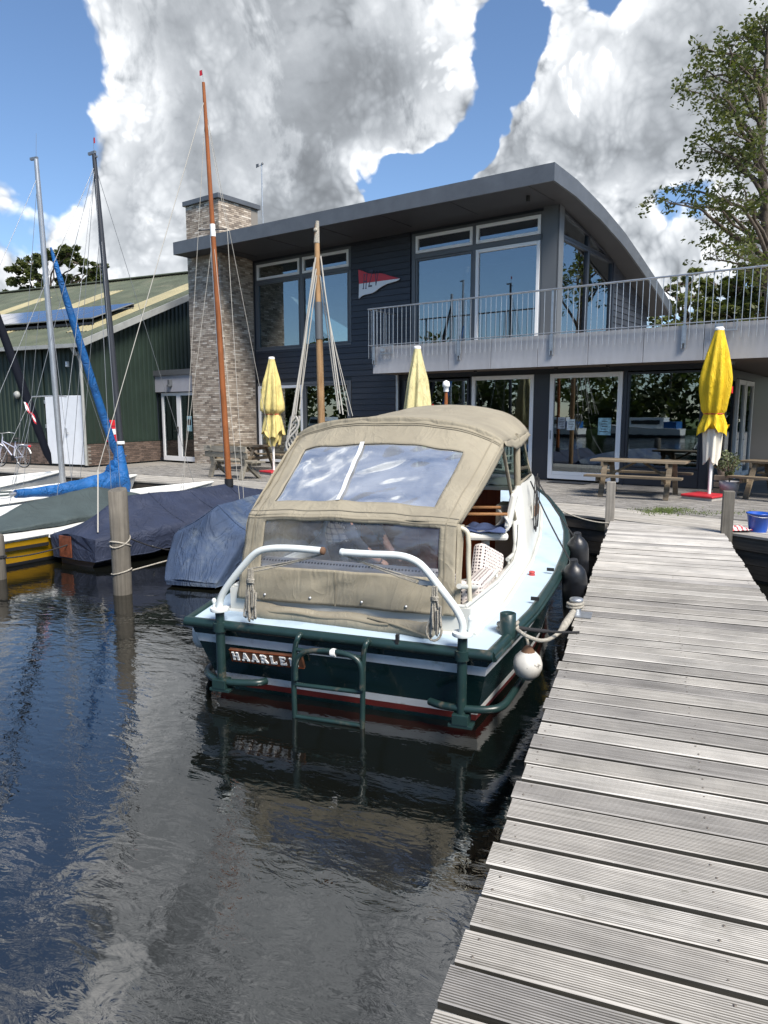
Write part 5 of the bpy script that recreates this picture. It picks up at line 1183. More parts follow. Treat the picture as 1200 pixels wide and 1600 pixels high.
# ------------------------------------------------------------------ boats on the left
mat('navy_cover', (.014, .022, .050), .75, var=.14, vs=2.5, bump=.3, bs=70, dirt=(.030, .038, .068), ds=2, crease=(2.2, .6))
mat('faded_blue_cover', (.034, .060, .120), .8, var=.25, vs=1.8, bump=.3, bs=60, crease=(2.4, .7, (1.6, .6, .6)), dirt=(.11, .135, .165), ds=1.5, dlo=.46, dhi=.70)
mat('green_cover', (.042, .060, .062), .8, var=.15, vs=2, bump=.2, bs=60, crease=(2, .5))
mat('royal_blue', (.004, .095, .30), .65, var=.2, vs=3, bump=.25, bs=50, crease=(3.2, .8))
mat('boat_white', (.70, .71, .68), .4, var=.06, vs=2, dirt=(.50, .50, .45), ds=2, dlo=.6, dhi=.85)
mat('boat_yellow', (.60, .33, .012), .3, var=.06, vs=2)
mat('mast_dark', (.028, .030, .036), .4); mat('mast_silver', (.42, .43, .44), .38, .7, var=.1)
mat('dark_sail', (.006, .008, .015), .8, spec=.2); mat('wire', (.24, .25, .26), .4, .6); mat('wire_rope', (.36, .345, .31), .8)
mat('rust_board', (.16, .045, .02), .6, var=.4, vs=10)
o = post('mooring_post', (-3.43, 9.10, 0), 1.37, .24, 'round grey timber mooring post standing in water before the navy boat', square=False)
for fz_, r_, st_ in ((lambda a: .70 + .07 * math.sin(a), .011, 37), (lambda a: .30 + .03 * math.sin(a + 1), .010, 19), (lambda a: .66 - .05 * math.sin(a), .012, 19)): MB().tube([(.125 * math.cos(a), .125 * math.sin(a), fz_(a)) for a in [i * .35 for i in range(st_)]], r_, 6).build('rope_turn', 'rope_mat', o)
post('mooring_post', (-5.50, 9.93, 0), .62, .2, 'short timber mooring post at the left picture edge by yellow hull', square=False)
def frame(org, D): 
    D = Vector((*D, 0)).normalized(); return Vector(org), D, Vector((D.y, -D.x, 0)), math.atan2(D.y, D.x) - math.pi / 2
def tent(st, nu=22, nv=None, amp=.02, seed=1, drape=.03):
    """cover over a boat: stations (y, half width, z bottom, z shoulder, z ridge, ridge x)"""
    nv = nv or 40; ys = [s[0] for s in st]
    def sec(y): return [interp([(s[0], s[k]) for s in st], y) for k in range(1, 6)]
    def fn(u, v):
        y = ys[0] + (ys[-1] - ys[0]) * v; hw, zb, zs, zr, rx = sec(y); a = 2 * u - 1; s = 1 if a >= 0 else -1; a = abs(a)
        if a > .72: f = (a - .72) / .28; x, z = s * hw * (1 - .06 * f), zs + (zb - zs) * f; x += s * (.02 * math.sin(y * 9 + s) + drape * mnoise.noise(Vector((y * 3, f, seed)))) * f
        else: f = a / .72; x = rx * (1 - f) + s * hw * f; z = zr + (zs - zr) * f - .10 * (zr - zs) * math.sin(math.pi * f)
        d = amp * (mnoise.noise(Vector((x * 2.2, y * 2.2, seed))) + .5 * mnoise.noise(Vector((x * 6, y * 5, seed + 3)))); return Vector((x, y + (.02 * math.sin(x * 14) if v < .02 else 0), z + d))
    mb = MB().grid(fn, nu, nv); mb.fn = fn
    e = [fn(i / nu, 0) for i in range(nu + 1)]; mb.add(e, [tuple(range(nu + 1))]); e = [fn(i / nu, 1) for i in range(nu + 1)]; mb.add(e, [tuple(range(nu + 1))[::-1]])
    return mb
def tent_seams(cv, m, root, vs_):
    fn = cv.fn; o = cv.build('cover', m, root); sm_ = MB(); ey = MB()
    for v in vs_: sm_.tube([fn(i / 30, v) + Vector((0, 0, .004)) for i in range(31)], .007, 5)
    for u in (.005, .995): sm_.tube([fn(u, j / 40) for j in range(41)], .009, 5)
    sm_.build('cover_seam', m, o)
    for u in (.04, .96):
        for j in range(3, 38, 4): ey.lathe(fn(u, j / 40), [(.011, -.012), (.018, 0), (.011, .012)], 8, axis=(1, 0, 0))
    ey.build('eyelets', 'wire', o, kind='stuff'); return o
def stays(mb, top, ends, r=.006):
    for e in ends: mb.tube([top, e], r, 4, caps=False)
def simple_boat(root, L, b, z0, z1, wlf=.72, side='boat_white', bottom='mast_dark', deck='boat_white', bow=.45, rake=-.05, levels=(-1, 0, .25, .9, 1), lm=(1, 1, 0, 2), trim='boat_white', pw=1.0):
    bw_ = [(L * f, b * g) for f, g in ((0, .72), (.15, .86), (.35, .98), (.5, 1.0), (.65, .92), (.8, .66), (.92, .30), (1, .02))]
    wl_ = [(y, w * wlf) for y, w in bw_]; sz_ = [(0, z0), (L * .5, z0 + (z1 - z0) * .3), (L, z1)]
    mb, rows = hull(root, bw_, wl_, sz_, L, list(levels), list(lm), rake=rake, bow=bow, n=24); mb.build('hull', [side, bottom, trim], root)
    tp = [r[-1] for r in rows]; vs = []
    for x, y, z in tp: vs += [(-x + .01, y, z - .005), (0, y, z + .05 * min(1, x)), (x - .01, y, z - .005)]
    MB().add(vs, [(3 * i + k, 3 * i + 1 + k, 3 * i + 4 + k, 3 * i + 3 + k) for i in range(len(tp) - 1) for k in (0, 1)], 0, True).build('deck', deck, root)
    for s in (-1, 1): MB().tube([(s * x, y, z) for x, y, z in tp], .028, 8).build('gunwale', trim, root)
    return tp
def loc(org, A, D, p): p = Vector(p) - org; return Vector((p.dot(A), p.dot(D), p.z))
# navy covered boat with varnished mast
og, D, A, rt = frame((-4.78, 10.86, 0), (.5, .866))
nb_ = thing('sailing_boat', 'sailing boat under navy cover with tall orange varnished wooden mast', 'sailing boat', og, rt)
simple_boat(nb_, 5.0, .70, .33, .5, side='navy_cover', trim='navy_cover', bow=.05)
cvr = tent([(-.06, .52, .10, .46, .50, 0), (.15, .60, .11, .48, .62, 0), (.85, .78, .13, .50, .98, 0), (1.2, .84, .15, .52, .99, 0), (2.3, .92, .2, .56, .97, .05), (3.3, .80, .3, .60, .99, .1), (3.6, .74, .35, .62, .93, .1), (4.6, .36, .5, .66, .74, .05), (5.05, .05, .6, .68, .70, 0)], amp=.014, seed=2); cvr = tent_seams(cvr, 'navy_cover', nb_, (.30, .47, .66, .84))
MB().box((0, 0, 0), (.27, .02, .33)).build('rust_board', 'rust_board', nb_, loc=(-.12, -.10, .30))
mt_, mf = loc(og, A, D, (-3.24, 13.7, 8.22)), loc(og, A, D, (-3.0, 13.7, .96)); md = (mt_ - mf)
ms = MB().tube([mf + md * f for f in (0, .06, .3, .55, .75, 1)], [.062, .06, .056, .05, .042, .028], 12).build('mast', 'varnish', nb_)
MB().tube([mf + Vector((0, 0, -.02)), mf + Vector((0, 0, .13))], .085, 12).build('mast_boot', 'black', ms)
MB().tube([mf + md * .635, mf + md * .665], .05, 12).build('mast_band', 'white_paint', ms)
MB().tube([mf + md * .03 + Vector((-.052, -.02, 0)), mf + md * .64 + Vector((-.045, -.02, 0))], .012, 6).build('sail_track', 'white_paint', ms)
MB().tube([mf + md * .652 + Vector((-.26, -.1, 0)), mf + md * .652, mf + md * .652 + Vector((.26, .1, 0))], .012, 6).build('spreader', 'mast_dark', ms)
MB().tube([mt_, mt_ + Vector((-.02, 0, .22))], .006, 4).box(mt_ + Vector((-.05, 0, .17)), (.07, .004, .09), mi=1).build('wind_pennant', ['wire', 'red_plastic'], ms)
rg = MB(); stays(rg, mf + md * .64, [(-.78, 2.9, .55), (.80, 2.9, .55)]); stays(rg, mf + md * .93, [mf + md * .652 + Vector((-.26, -.1, 0)), mf + md * .652 + Vector((.26, .1, 0))])
stays(rg, mf + md * .652 + Vector((-.26, -.1, 0)), [(-.78, 3.0, .55)]); stays(rg, mf + md * .652 + Vector((.26, .1, 0)), [(.80, 3.0, .55)]); stays(rg, mf + md * .95, [(.05, 5.0, .7)])
bk_ = loc(og, A, D, _hit(153, 735, Vector((0, 11.3, 0)), Vector((0, 1, 0)))); rg.tube([mf + md * .96, bk_], .007, 5).tube([bk_, loc(og, A, D, _hit(153, 832, Vector((0, 10.75, 0)), Vector((0, 1, 0))))], .012, 6)
rg.build('rigging', 'wire_rope', nb_)
lnq = thing('mooring_rope', 'light mooring rope from round timber post to the navy covered boat', 'rope', (-3.43, 9.1, .3))
MB().tube([Vector((.12, .05, 0)), Vector((.5, .75, .02)), Vector((1.0, 1.4, -.02))], .010, 6).build('line', 'rope_mat', lnq); MB().tube(sag((.10, .08, .42), (.55, 1.4, .0), .06), .009, 6).build('line', 'rope_dark', lnq)
# faded blue covered dinghy
og, D, A, rt = frame((-2.58, 9.46, 0), (.24, .97))
db = thing('covered_dinghy', 'dinghy hidden under a faded grey blue tarpaulin hanging to the water', 'dinghy', og, rt)
simple_boat(db, 4.1, .40, .16, .3, side='boat_white', trim='faded_blue_cover', bow=.1)
cvr = tent([(-.12, .40, .035, .10, .14, 0), (.05, .46, .04, .30, .42, 0), (.42, .55, .05, .62, 1.0, .08), (.6, .60, .06, .64, 1.06, .08), (2.2, .72, .1, .62, 1.04, .08), (3.5, .6, .2, .6, .9, 0), (4.4, .15, .4, .6, .7, 0)], amp=.022, seed=8, drape=.07, nu=40, nv=60); tent_seams(cvr, 'faded_blue_cover', db, (.16, .42))
# yellow sailing boat
og, D, A, rt = frame((-7.3, 9.45, 0), (.5, .866))
yb = thing('sailing_boat', 'yellow hulled sailing boat with white deck and grey green cover', 'sailing boat', og, rt)
simple_boat(yb, 5.7, .93, .42, .6, wlf=.80, side='boat_yellow', levels=(-1, 0, .03, .14, .90, 1), lm=(1, 1, 1, 0, 2))
tent([(1.75, .10, .50, .52, .53, 0), (1.9, .50, .50, .54, .56, 0), (2.6, .66, .5, .58, .86, 0), (4.0, .62, .52, .62, 1.02, 0), (5.0, .3, .56, .62, .8, 0), (5.3, .1, .6, .62, .66, 0)], amp=.02, seed=4).build('cover', 'green_cover', yb)
for y0, y1 in ((1.10, 1.42), (1.72, 2.42)):
    pts = []
    for y in (y0, y1): x = interp([(5.7 * f, .93 * g) for f, g in ((0, .72), (.15, .86), (.35, .98), (.5, 1.0))], y) * .965 + .004; pts.append((x, y, .30))
    MB().beam(pts[0], pts[1], .012, .05).build('stripe', 'black', yb)
MB().box((.62, 1.2, .52), (.04, .22, .03)).box((.62, 1.2, .48), (.05, .06, .06)).build('cleat', 'black', yb)
MB().tube([(.93, 2.45, .40), (.93, 2.45, .52)], .05, 8).build('small_fender', 'white_paint', yb)
yr = thing('mooring_rope', 'thin dark rope from yellow hull to the left edge mooring post', 'rope', (-5.5, 9.93, .3))
MB().tube(sag((.1, 0, 0), (.75, 1.1, .08), .05), .011, 6).tube([(.11 * math.cos(a), .11 * math.sin(a), .02 * a / 6) for a in [i * .4 for i in range(32)]], .012, 6).build('line', 'rope_dark', yr)
# white sailing boat with blue boom cover
og, D, A, rt = frame((-7.35, 11.75, 0), (.57, .82))
wb = thing('sailing_boat', 'white sailing boat with black mast and bright blue boom cover', 'sailing boat', og, rt)
simple_boat(wb, 5.4, .72, .55, .75)
tp_, ft_ = loc(og, A, D, (-5.58, 14.5, 7.28)), loc(og, A, D, (-5.30, 14.48, .7)); md = tp_ - ft_
ms = MB().tube([ft_ + md * f for f in (0, .5, .8, 1)], [.062, .06, .05, .04], 12).build('mast', 'mast_dark', wb)
MB().box(tp_ + Vector((-.06, 0, .03)), (.22, .04, .05)).box(tp_ + Vector((.05, 0, -.06)), (.1, .03, .03)).tube([tp_, tp_ + Vector((.02, 0, .3))], .005, 4).box(tp_ + Vector((.03, 0, .24)), (.05, .004, .1), mi=1).build('mast_head', ['wire', 'red_plastic'], ms)
be, bm_ = loc(og, A, D, (-6.52, 12.5, .93)), ft_ + md * .05 + Vector((0, -.08, 0))
pts = [be.lerp(bm_, f) + Vector((0, 0, -.05 * math.sin(math.pi * f))) for f in [i / 14 for i in range(15)]]
bc = MB().tube(pts, [.075 + .15 * (i / 14) ** 1.4 + .008 * math.sin(i * 2.1) for i in range(15)], 14, flat=1.0)
bc.tube([ft_ + md * f + Vector((.0, -.04 - .06 * (1 - f * 6), 0)) for f in (-.0, .03, .07, .11, .15)], [.17, .20, .16, .12, .075], 14)
for k in range(7):                          # bend of the cover up the mast
    f = k / 6; a = pts[12].lerp(ft_ + md * .125, f); bc.tube([a + Vector((0, -.14 * math.sin(math.pi * f), -.03)), a + Vector((0, .12 * (1 - f), -.06))], [.10, .09], 10)
bc.build('boom_cover', 'royal_blue', wb)
MB().tube([be + (be - bm_).normalized() * .1, bm_], .035, 8).build('boom', 'mast_silver', wb)
MB().lathe(ft_ + md * .155, [(.08, 0), (.085, .02), (.08, .06)], 10).build('cover_collar', 'white_paint', wb)
rg = MB(); stays(rg, ft_ + md * .97, [(-.70, 2.7, .66), (.70, 2.7, .66), (-.6, 1.4, .62), (.62, 1.6, .62), (0, 5.3, .78), (0, .05, .6)]); stays(rg, ft_ + md * .8, [(-.71, 2.9, .66), (.71, 2.9, .66)]); rg.build('rigging', 'wire', wb)
# white sailing boat with silver mast and blue furled headsail
og, D, A, rt = frame((-8.66, 12.35, 0), (.41, .91))
sb = thing('sailing_boat', 'white sailing boat with silver mast and furled royal blue headsail', 'sailing boat', og, rt)
simple_boat(sb, 5.5, .78, .58, .8)
tp_, ft_ = loc(og, A, D, (-7.30, 15.8, 7.62)), loc(og, A, D, (-7.13, 15.74, .62)); md = tp_ - ft_
ms = MB().tube([ft_ + md * f for f in (0, .5, .8, 1)], [.065, .062, .056, .045], 12).build('mast', 'mast_silver', sb)
MB().box(tp_ + Vector((-.06, 0, .02)), (.2, .05, .05)).tube([tp_, tp_ + Vector((.05, 0, .5))], .004, 4).build('mast_head', 'wire', ms)
MB().tube([ft_ + md * .30 + Vector((-.55, -.15, -.02)), ft_ + md * .30, ft_ + md * .30 + Vector((.2, .1, -.02))], .014, 6).build('spreader', 'mast_silver', ms)
hs, he = loc(og, A, D, (-7.12, 15.82, 5.85)), loc(og, A, D, (-6.46, 17.30, 1.2))
MB().tube([hs.lerp(he, f) + Vector((.0, 0, -.10 * math.sin(math.pi * f))) for f in (0, .05, .2, .4, .6, .8, .94, 1)], [.02, .05, .075, .085, .09, .095, .085, .03], 12).build('furled_headsail', 'royal_blue', sb)
rg = MB(); stays(rg, ft_ + md * .95, [(0, .1, .65), (-.74, 3.1, .7), (.75, 3.1, .7)]); stays(rg, ft_ + md * .72, [(-.75, 3.3, .7), (.75, 3.3, .7), (.0, 5.3, .85)]); stays(rg, ft_ + md * .30 + Vector((-.55, -.15, -.02)), [(-.76, 3.0, .7), (-.70, 2.4, .7)]); rg.build('rigging', 'wire', sb)
MB().tube(smooth_pts([(-.3, 2.0, .72), (0, 2.4, .74), (.3, 2.1, .72), (.1, 1.8, .73), (-.2, 2.3, .75)], 6), .02, 6).build('green_rope', 'green_cover', sb)
fg = MB().grid(lambda u, v: (.22 * u + .03 * v, .05 * math.sin(u * 6), -.30 * u - .15 * v + .03 * math.sin(u * 9 + v * 3)), 10, 6); 
for k in range(len(fg.mi)): i, j = k % 10, k // 10; fg.mi[k] = 0 if (j < 2 or j > 3) and i > 0 else 1
fo = fg.build('small_flag', ['sign_red', 'sign_white'], loc=_hit(37, 628, Vector((0, 15.0, 0)), Vector((0, 1, 0))), solid=.004); tag(fo, 'small red and white flag fluttering on rigging before green shed', 'flag')
# third white boat whose bow shows, dark furled headsail
og, D, A, rt = frame((-10.5, 12.5, 0), (.42, .91))
tb = thing('sailing_boat', 'white sailing boat at left edge with black furled headsail', 'sailing boat', og, rt)
simple_boat(tb, 5.4, .8, .62, .9)
a_, b_ = loc(og, A, D, (-8.13, 17.35, 1.12)), loc(og, A, D, (-9.05, 15.6, 7.0))
MB().tube([a_.lerp(b_, f) for f in (0, .04, .2, .5, .8, 1)], [.03, .085, .10, .09, .07, .02], 10).build('furled_headsail', 'dark_sail', tb)
MB().tube([loc(og, A, D, (-9.05, 15.6, .7)), b_ + Vector((0, 0, .4))], .06, 10).build('mast', 'mast_silver', tb)
rg = MB(); stays(rg, b_, [(-.8, 2.8, .75), (.8, 2.8, .75), (.82, 3.4, .75), (0, .1, .7)]); rg.build('rigging', 'wire_rope', tb)
# wooden boat behind the motor boat: only its mast and ropes show
og, D, A, rt = frame((-2.15, 11.85, 0), (.36, .93))
ob = thing('wooden_boat', 'wooden boat behind canvas canopy showing old mast with slack ropes', 'sailing boat', og, rt)
simple_boat(ob, 3.1, .62, .45, .6, side='dark_timber', deck='navy_cover', trim='varnish', bow=.2)
tp_, ft_ = loc(og, A, D, (-1.29, 14.2, 5.92)), loc(og, A, D, (-1.22, 14.2, .55)); md = tp_ - ft_
ms = MB().tube([ft_ + md * f for f in (0, .4, .8, .97, 1)], [.075, .072, .06, .048, .03], 12).build('mast', 'old_spar', ob)
MB().tube([ft_ + md * .60, ft_ + md * .73], .078, 12).build('mast_wrap', 'steel_frame', ms); MB().tube([tp_ + Vector((0, 0, -.35)), tp_ + Vector((0.02, 0, .05))], [.06, .035], 8).lathe(tp_ + Vector((.0, -.05, -.12)), [(.02, -.02), (.045, 0), (.02, .02)], 8, axis=(0, -1, 0)).build('mast_head', 'rope_mat', ms)
rg = MB()
W3 = lambda u, v, y: loc(og, A, D, _hit(u, v, Vector((0, y, 0)), Vector((0, 1, 0))))
for i, (u0, v0, u1, v1, r) in enumerate(((493, 402, 462, 648, .017), (491, 410, 456, 672, .015), (494, 420, 450, 690, .015), (495, 430, 468, 640, .012), (501, 400, 531, 646, .016), (502, 415, 536, 648, .014), (500, 430, 528, 640, .012), (503, 440, 545, 650, .007), (506, 470, 551, 650, .007), (489, 420, 470, 620, .008))):
    rg.tube(sag(W3(u0, v0, 14.15), W3(u1, v1, 14.0 - .2 * (i % 3)), .0, 8), r, 6)
for k in range(6):
    rg.tube([W3(452 + 7 * math.sin(f * 6 + k) + (462 - 452) * (1 - f), 650 + 55 * f, 13.6 + .05 * k) for f in [i / 12 for i in range(13)]], .022, 6)
rg.build('rope_bundle', 'wire_rope', ob)
# ------------------------------------------------------------------ terrace furniture
mat('parasol_yellow', (.68, .46, .006), .7, var=.12, vs=4, bump=.2, bs=40, crease=(4, .5, (2.5, 2.5, .5))); mat('parasol_faded', (.60, .50, .19), .75, var=.15, vs=3, bump=.2, bs=40, crease=(4, .6, (2.5, 2.5, .5))); mat('parasol_inner', (.68, .64, .55), .8); mat('parasol_pale', (.58, .52, .27), .75, var=.15, vs=3, bump=.2, bs=40, crease=(4, .6, (2.5, 2.5, .5)))
mat('base_red', (.42, .02, .03), .55, var=.1, vs=8); mat('concrete', (.36, .34, .31), .9, var=.1, bump=.3)
def parasol(loc_, label, top, belly, tie, hem, low, Rb, cloth, inner, rot=0, base=True, seed=0, base_in=False):
    r = thing('parasol', label, 'parasol', loc_, rot, 'closed yellow parasols on the terrace')
    MB().tube([(0, 0, .03), (0, 0, top)], .033, 10).build('pole', 'white_paint', r); MB().lathe((0, 0, top - .01), [(.085, -.03), (.09, 0), (.07, .035), (0, .04)], 14).build('cap', 'white_paint', r)
    rnd = random.Random(seed); NF = 8; ph = [rnd.uniform(0, 6.28) for _ in range(4)]
    def rad(z): 
        return interp([(tie, Rb * .62), (tie + .06, Rb * .78), (belly - .25, Rb * .97), (belly, Rb), (belly + (top - belly) * .5, Rb * .72), (top, .075)], z) if z >= tie else interp([(low, Rb * .86), (hem, Rb * .98), (tie - .04, Rb * .66), (tie, Rb * .60)], z)
    def cl(u, v, z0, z1, k=1, ins=0):
        z = z1 + (z0 - z1) * v; a = u * 2 * math.pi; fold_ = .16 * math.sin(a * NF + ph[0] + z * .7) + .09 * math.sin(a * 5 + ph[1] + z * 1.3); f = min(1, (top - z) * 1.4)
        rr = (rad(z) - ins) * (1 + fold_ * f); tw = .25 * (z - tie)
        dz = 0 if v < .97 else (.10 * math.sin(a * 3 + ph[2]) + .05 * math.sin(a * 7)) * k
        return Vector((rr * math.cos(a + tw), rr * math.sin(a + tw), z + dz))
    c = MB().grid(lambda u, v: cl(u, v, tie, top, 0), 64, 30).grid(lambda u, v: cl(u, v, hem, tie), 64, 10); cc = c.build('canopy', cloth, r)
    MB().grid(lambda u, v: cl(u, v, low, tie - .02, .6, .055 if base_in else .09), 64, 10).build('inner_cloth', inner, r)
    MB().tube([cl(i / 30, 0, tie, tie, 0) * 1.0 + Vector((0, 0, 0)) for i in range(31)], .012, 6).build('strap', 'red_plastic' if base else cloth, r)
    a = cl(.80, .72, tie, top, 0); MB().box(a * 1.0 + Vector((a.x * .02, a.y * .06 - .01, 0)), (.03, .015, .13)).build('tag', 'red_plastic', r)
    b = MB().box((0, 0, .0), (.66, .66, .05)).build('base', 'base_red', r, loc=(-.12, 0, .075), bevel=.02); b.rotation_euler = (0, 0, R(15)); q = MB().box((0, 0, 0), (.62, .62, .05)).build('base_slab', 'concrete', r, loc=(-.12, 0, .025)); q.rotation_euler = (0, 0, R(15))
    return r
parasol((6.50, 14.13, DK), 'bright yellow closed parasol on red base right of the picnic table', 3.32, 2.35, 1.68, 1.36, .74, .26, 'parasol_yellow', 'parasol_inner', .4)
parasol((-3.10, 20.0, DK), 'faded yellow closed parasol before glass door near the brick chimney', 3.20, 1.95, 1.66, 1.1, .82, .30, 'parasol_faded', 'parasol_faded', 2.0, seed=3)
parasol((.78, 17.0, DK), 'pale yellow closed parasol rising behind the beige boat canopy', 3.22, 1.7, 1.3, 1.0, .8, .30, 'parasol_pale', 'parasol_pale', 1.1, seed=5)
def picnic(loc_, rot, label, m='bench_wood', L=1.85):
    r = thing('picnic_table', label, 'picnic table', loc_, rot, 'picnic tables on the terrace')
    for k in range(5): MB().bb(-L / 2, L / 2, -.36 + k * .146, -.36 + k * .146 + .136, .705, .745).build('table_board', m, r)
    for s in (-1, 1):
        for k in range(2): y = s * .68 + (k - .5) * .14; MB().bb(-L / 2, L / 2, y - .065, y + .065, .42, .46).build('seat_board', m, r)
        x = s * L * .34
        for q in (-1, 1): MB().beam((x + s * .0, q * .60, 0), (x, q * .26, .70), .045, .10, up=(1, 0, 0)).build('leg', m, r)
        MB().bb(x - .07, x - .025, -.75, .75, .325, .418).build('cross_beam', m, r); MB().bb(x - .07, x - .025, -.36, .36, .61, .703).build('top_batten', m, r)
        MB().beam((x - .05, 0, .37), (s * .08, 0, .69), .07, .045).build('brace', m, r)
    return r
pt = picnic((5.26, 14.62, DK), BROT + R(6), 'weathered picnic table on paving in front of the glass doors')
p2 = dup(pt, tuple(bl(5.6, -1.0)), BROT + R(-14), 'picnic table cut off by the right picture edge near open door')
p3 = dup(pt, tuple(bl(-8.75, -2.3)), BROT + R(4), 'dark picnic table behind garden bench beside the brick chimney')
def bench(loc_, rot):
    r = thing('garden_bench', 'grey weathered wooden bench seen from behind on the boardwalk side', 'bench', loc_, rot); m = 'grey_bench_wood'
    for s in (-1, 1):
        x = s * .62
        MB().beam((x, -.30, 0), (x, -.16, .40), .07, .13, up=(1, 0, 0)).beam((x, -.18, .36), (x, -.30, .86), .07, .12, up=(1, 0, 0)).build('back_leg', m, r)
        MB().beam((x - .002, .34, 0), (x - .002, -.16, .42), .068, .11, up=(1, 0, 0)).build('leg', m, r)
        MB().bb(x - .036, x + .036, -.18, .36, .33, .42).build('seat_bearer', m, r)
    for k in range(3): MB().bb(-.85, .85, -.12 + k * .16, .02 + k * .16, .422, .462).build('seat_board', m, r)
    for k in range(2): MB().beam((-.85, -.265 - .03 * k, .62 + .16 * k), (.85, -.265 - .03 * k, .62 + .16 * k), .035, .14).build('back_board', m, r)
    return r
bench((-3.95, 18.72, DK), BROT - R(2))
wbn = thing('white_bench', 'white slatted garden bench against the glass front of clubhouse', 'bench', bl(-1.55, -.62, 0), BROT)
for s in (-1, 1):
    MB().bb(s * .75 - .03, s * .75 + .03, -.28, -.22, 0, .62).build('leg', 'white_paint', wbn); MB().bb(s * .75 - .03, s * .75 + .03, .24, .30, 0, .95).build('leg', 'white_paint', wbn); MB().bb(s * .75 - .035, s * .75 + .035, -.30, .26, .60, .635).build('armrest', 'white_paint', wbn)
for k in range(5): MB().bb(-.75, .75, -.26 + k * .1, -.18 + k * .1, .42, .445).build('seat_slat', 'white_paint', wbn)
for k in range(13): MB().bb(-.66 + k * .105, -.60 + k * .105, .255, .28, .50, .86).build('back_slat', 'white_paint', wbn)
MB().bb(-.72, .72, .25, .29, .86, .94).bb(-.72, .72, .25, .29, .45, .50).build('rail', 'white_paint', wbn)
# bucket and cloth
mat('bucket_blue', (.012, .075, .38), .35, var=.06); mat('rag', (.62, .55, .55), .9)
bkt = thing('bucket', 'blue plastic bucket standing on boardwalk beside the jetty post', 'bucket', (5.40, 10.14, DK), 0)
MB().lathe((0, 0, 0), [(.115, 0), (.155, .255), (.168, .26), (.168, .275), (.15, .272), (.112, .01), (0, .008)], 24).build('body', 'bucket_blue', bkt)
MB().tube([(.165 * math.cos(a), .165 * math.sin(a) * .9 - .02, .265 - .10 * abs(math.sin(a)) * .4) for a in [math.pi + math.pi * i / 16 for i in range(17)]], .004, 5).build('handle', 'alloy', bkt)
rag = MB().grid(lambda u, v: (.30 * (u - .5), .20 * (v - .5), .035 + .05 * math.sin(math.pi * u) * math.sin(math.pi * v) + .03 * mnoise.noise(Vector((u * 6, v * 6, 1)))), 14, 10)
for k in range(len(rag.mi)): rag.mi[k] = 1 if (k % 14) % 3 == 1 else 0
tag(rag.build('cleaning_cloth', ['rag', 'sign_red'], loc=(5.12, 10.13, DK), solid=.006), 'crumpled red and white cloth lying left of the blue bucket', 'cloth')
# pots
mat('pot_grey', (.33, .33, .35), .6, var=.06); mat('soil', (.05, .035, .025), .95); mat('olive_leaf', (.10, .12, .05), .6, var=.3, vs=20, rnd=.35); mat('planter_wood', (.23, .19, .15), .8, var=.2, vs=8)
def leaves(mb, c, r, n, s, rnd, flat=1.0, mi=0):
    for _ in range(n):
        while True:
            p = Vector((rnd.uniform(-1, 1), rnd.uniform(-1, 1), rnd.uniform(-1, 1)))
            if p.length < 1: break
        p = Vector(c) + Vector((p.x * r, p.y * r, p.z * r * flat)); a = Vector((rnd.gauss(0, 1), rnd.gauss(0, 1), rnd.gauss(0, .7))).normalized(); b = a.orthogonal().normalized(); b = Matrix.Rotation(rnd.uniform(0, 6.28), 3, a) @ b
        k = s * rnd.uniform(.6, 1.25); mb.add([p - a * k * .5, p + b * k * .28, p + a * k * .6, p - b * k * .28], [(0, 1, 2, 3)], mi)
pp = thing('plant_pot', 'grey plant pot with small olive bush behind the jetty post', 'plant pot', (6.98, 14.32, DK), 0)
MB().lathe((0, 0, 0), [(.145, 0), (.17, .17), (.18, .172), (.19, .33), (.175, .33), (.165, .28), (0, .28)], 24).build('pot', 'pot_grey', pp); MB().lathe((0, 0, .285), [(.165, 0), (0, .015)], 16).build('soil', 'soil', pp)
rnd = random.Random(5); tw = MB(); lf = MB()
for k in range(9):
    a = rnd.uniform(0, 6.28); r0 = rnd.uniform(.08, .30); tip = Vector((r0 * math.cos(a), r0 * math.sin(a), rnd.uniform(.55, .92))); q = smooth_pts([(0, 0, .28), (.02 * math.cos(a), .02 * math.sin(a), .48), tip], 4); tw.tube(q, [.011] * (len(q) - 1) + [.004], 5)
    for f in (.55, .75, .9, 1): leaves(lf, q[int(f * (len(q) - 1))], .085, 26, .05, rnd)
tw.build('stems', 'planter_wood', pp); lf.build('leaves', 'olive_leaf', pp)
pb = thing('planter', 'small weathered wooden planter stacked behind the grey plant pot', 'planter', (7.12, 14.86, DK), BROT)
for k in range(3): MB().bb(-.16, .16, -.16, .16, .02 + k * .14, .13 + k * .14).build('planter_board', 'planter_wood', pb, bevel=.006)
MB().lathe((0, 0, .41), [(.12, 0), (.16, .22), (.15, .22), (0, .18)], 16).build('pot', 'planter_wood', pb)
lf = MB(); leaves(lf, (0, 0, .74), .20, 160, .06, rnd); lf.build('leaves', 'olive_leaf', pb)
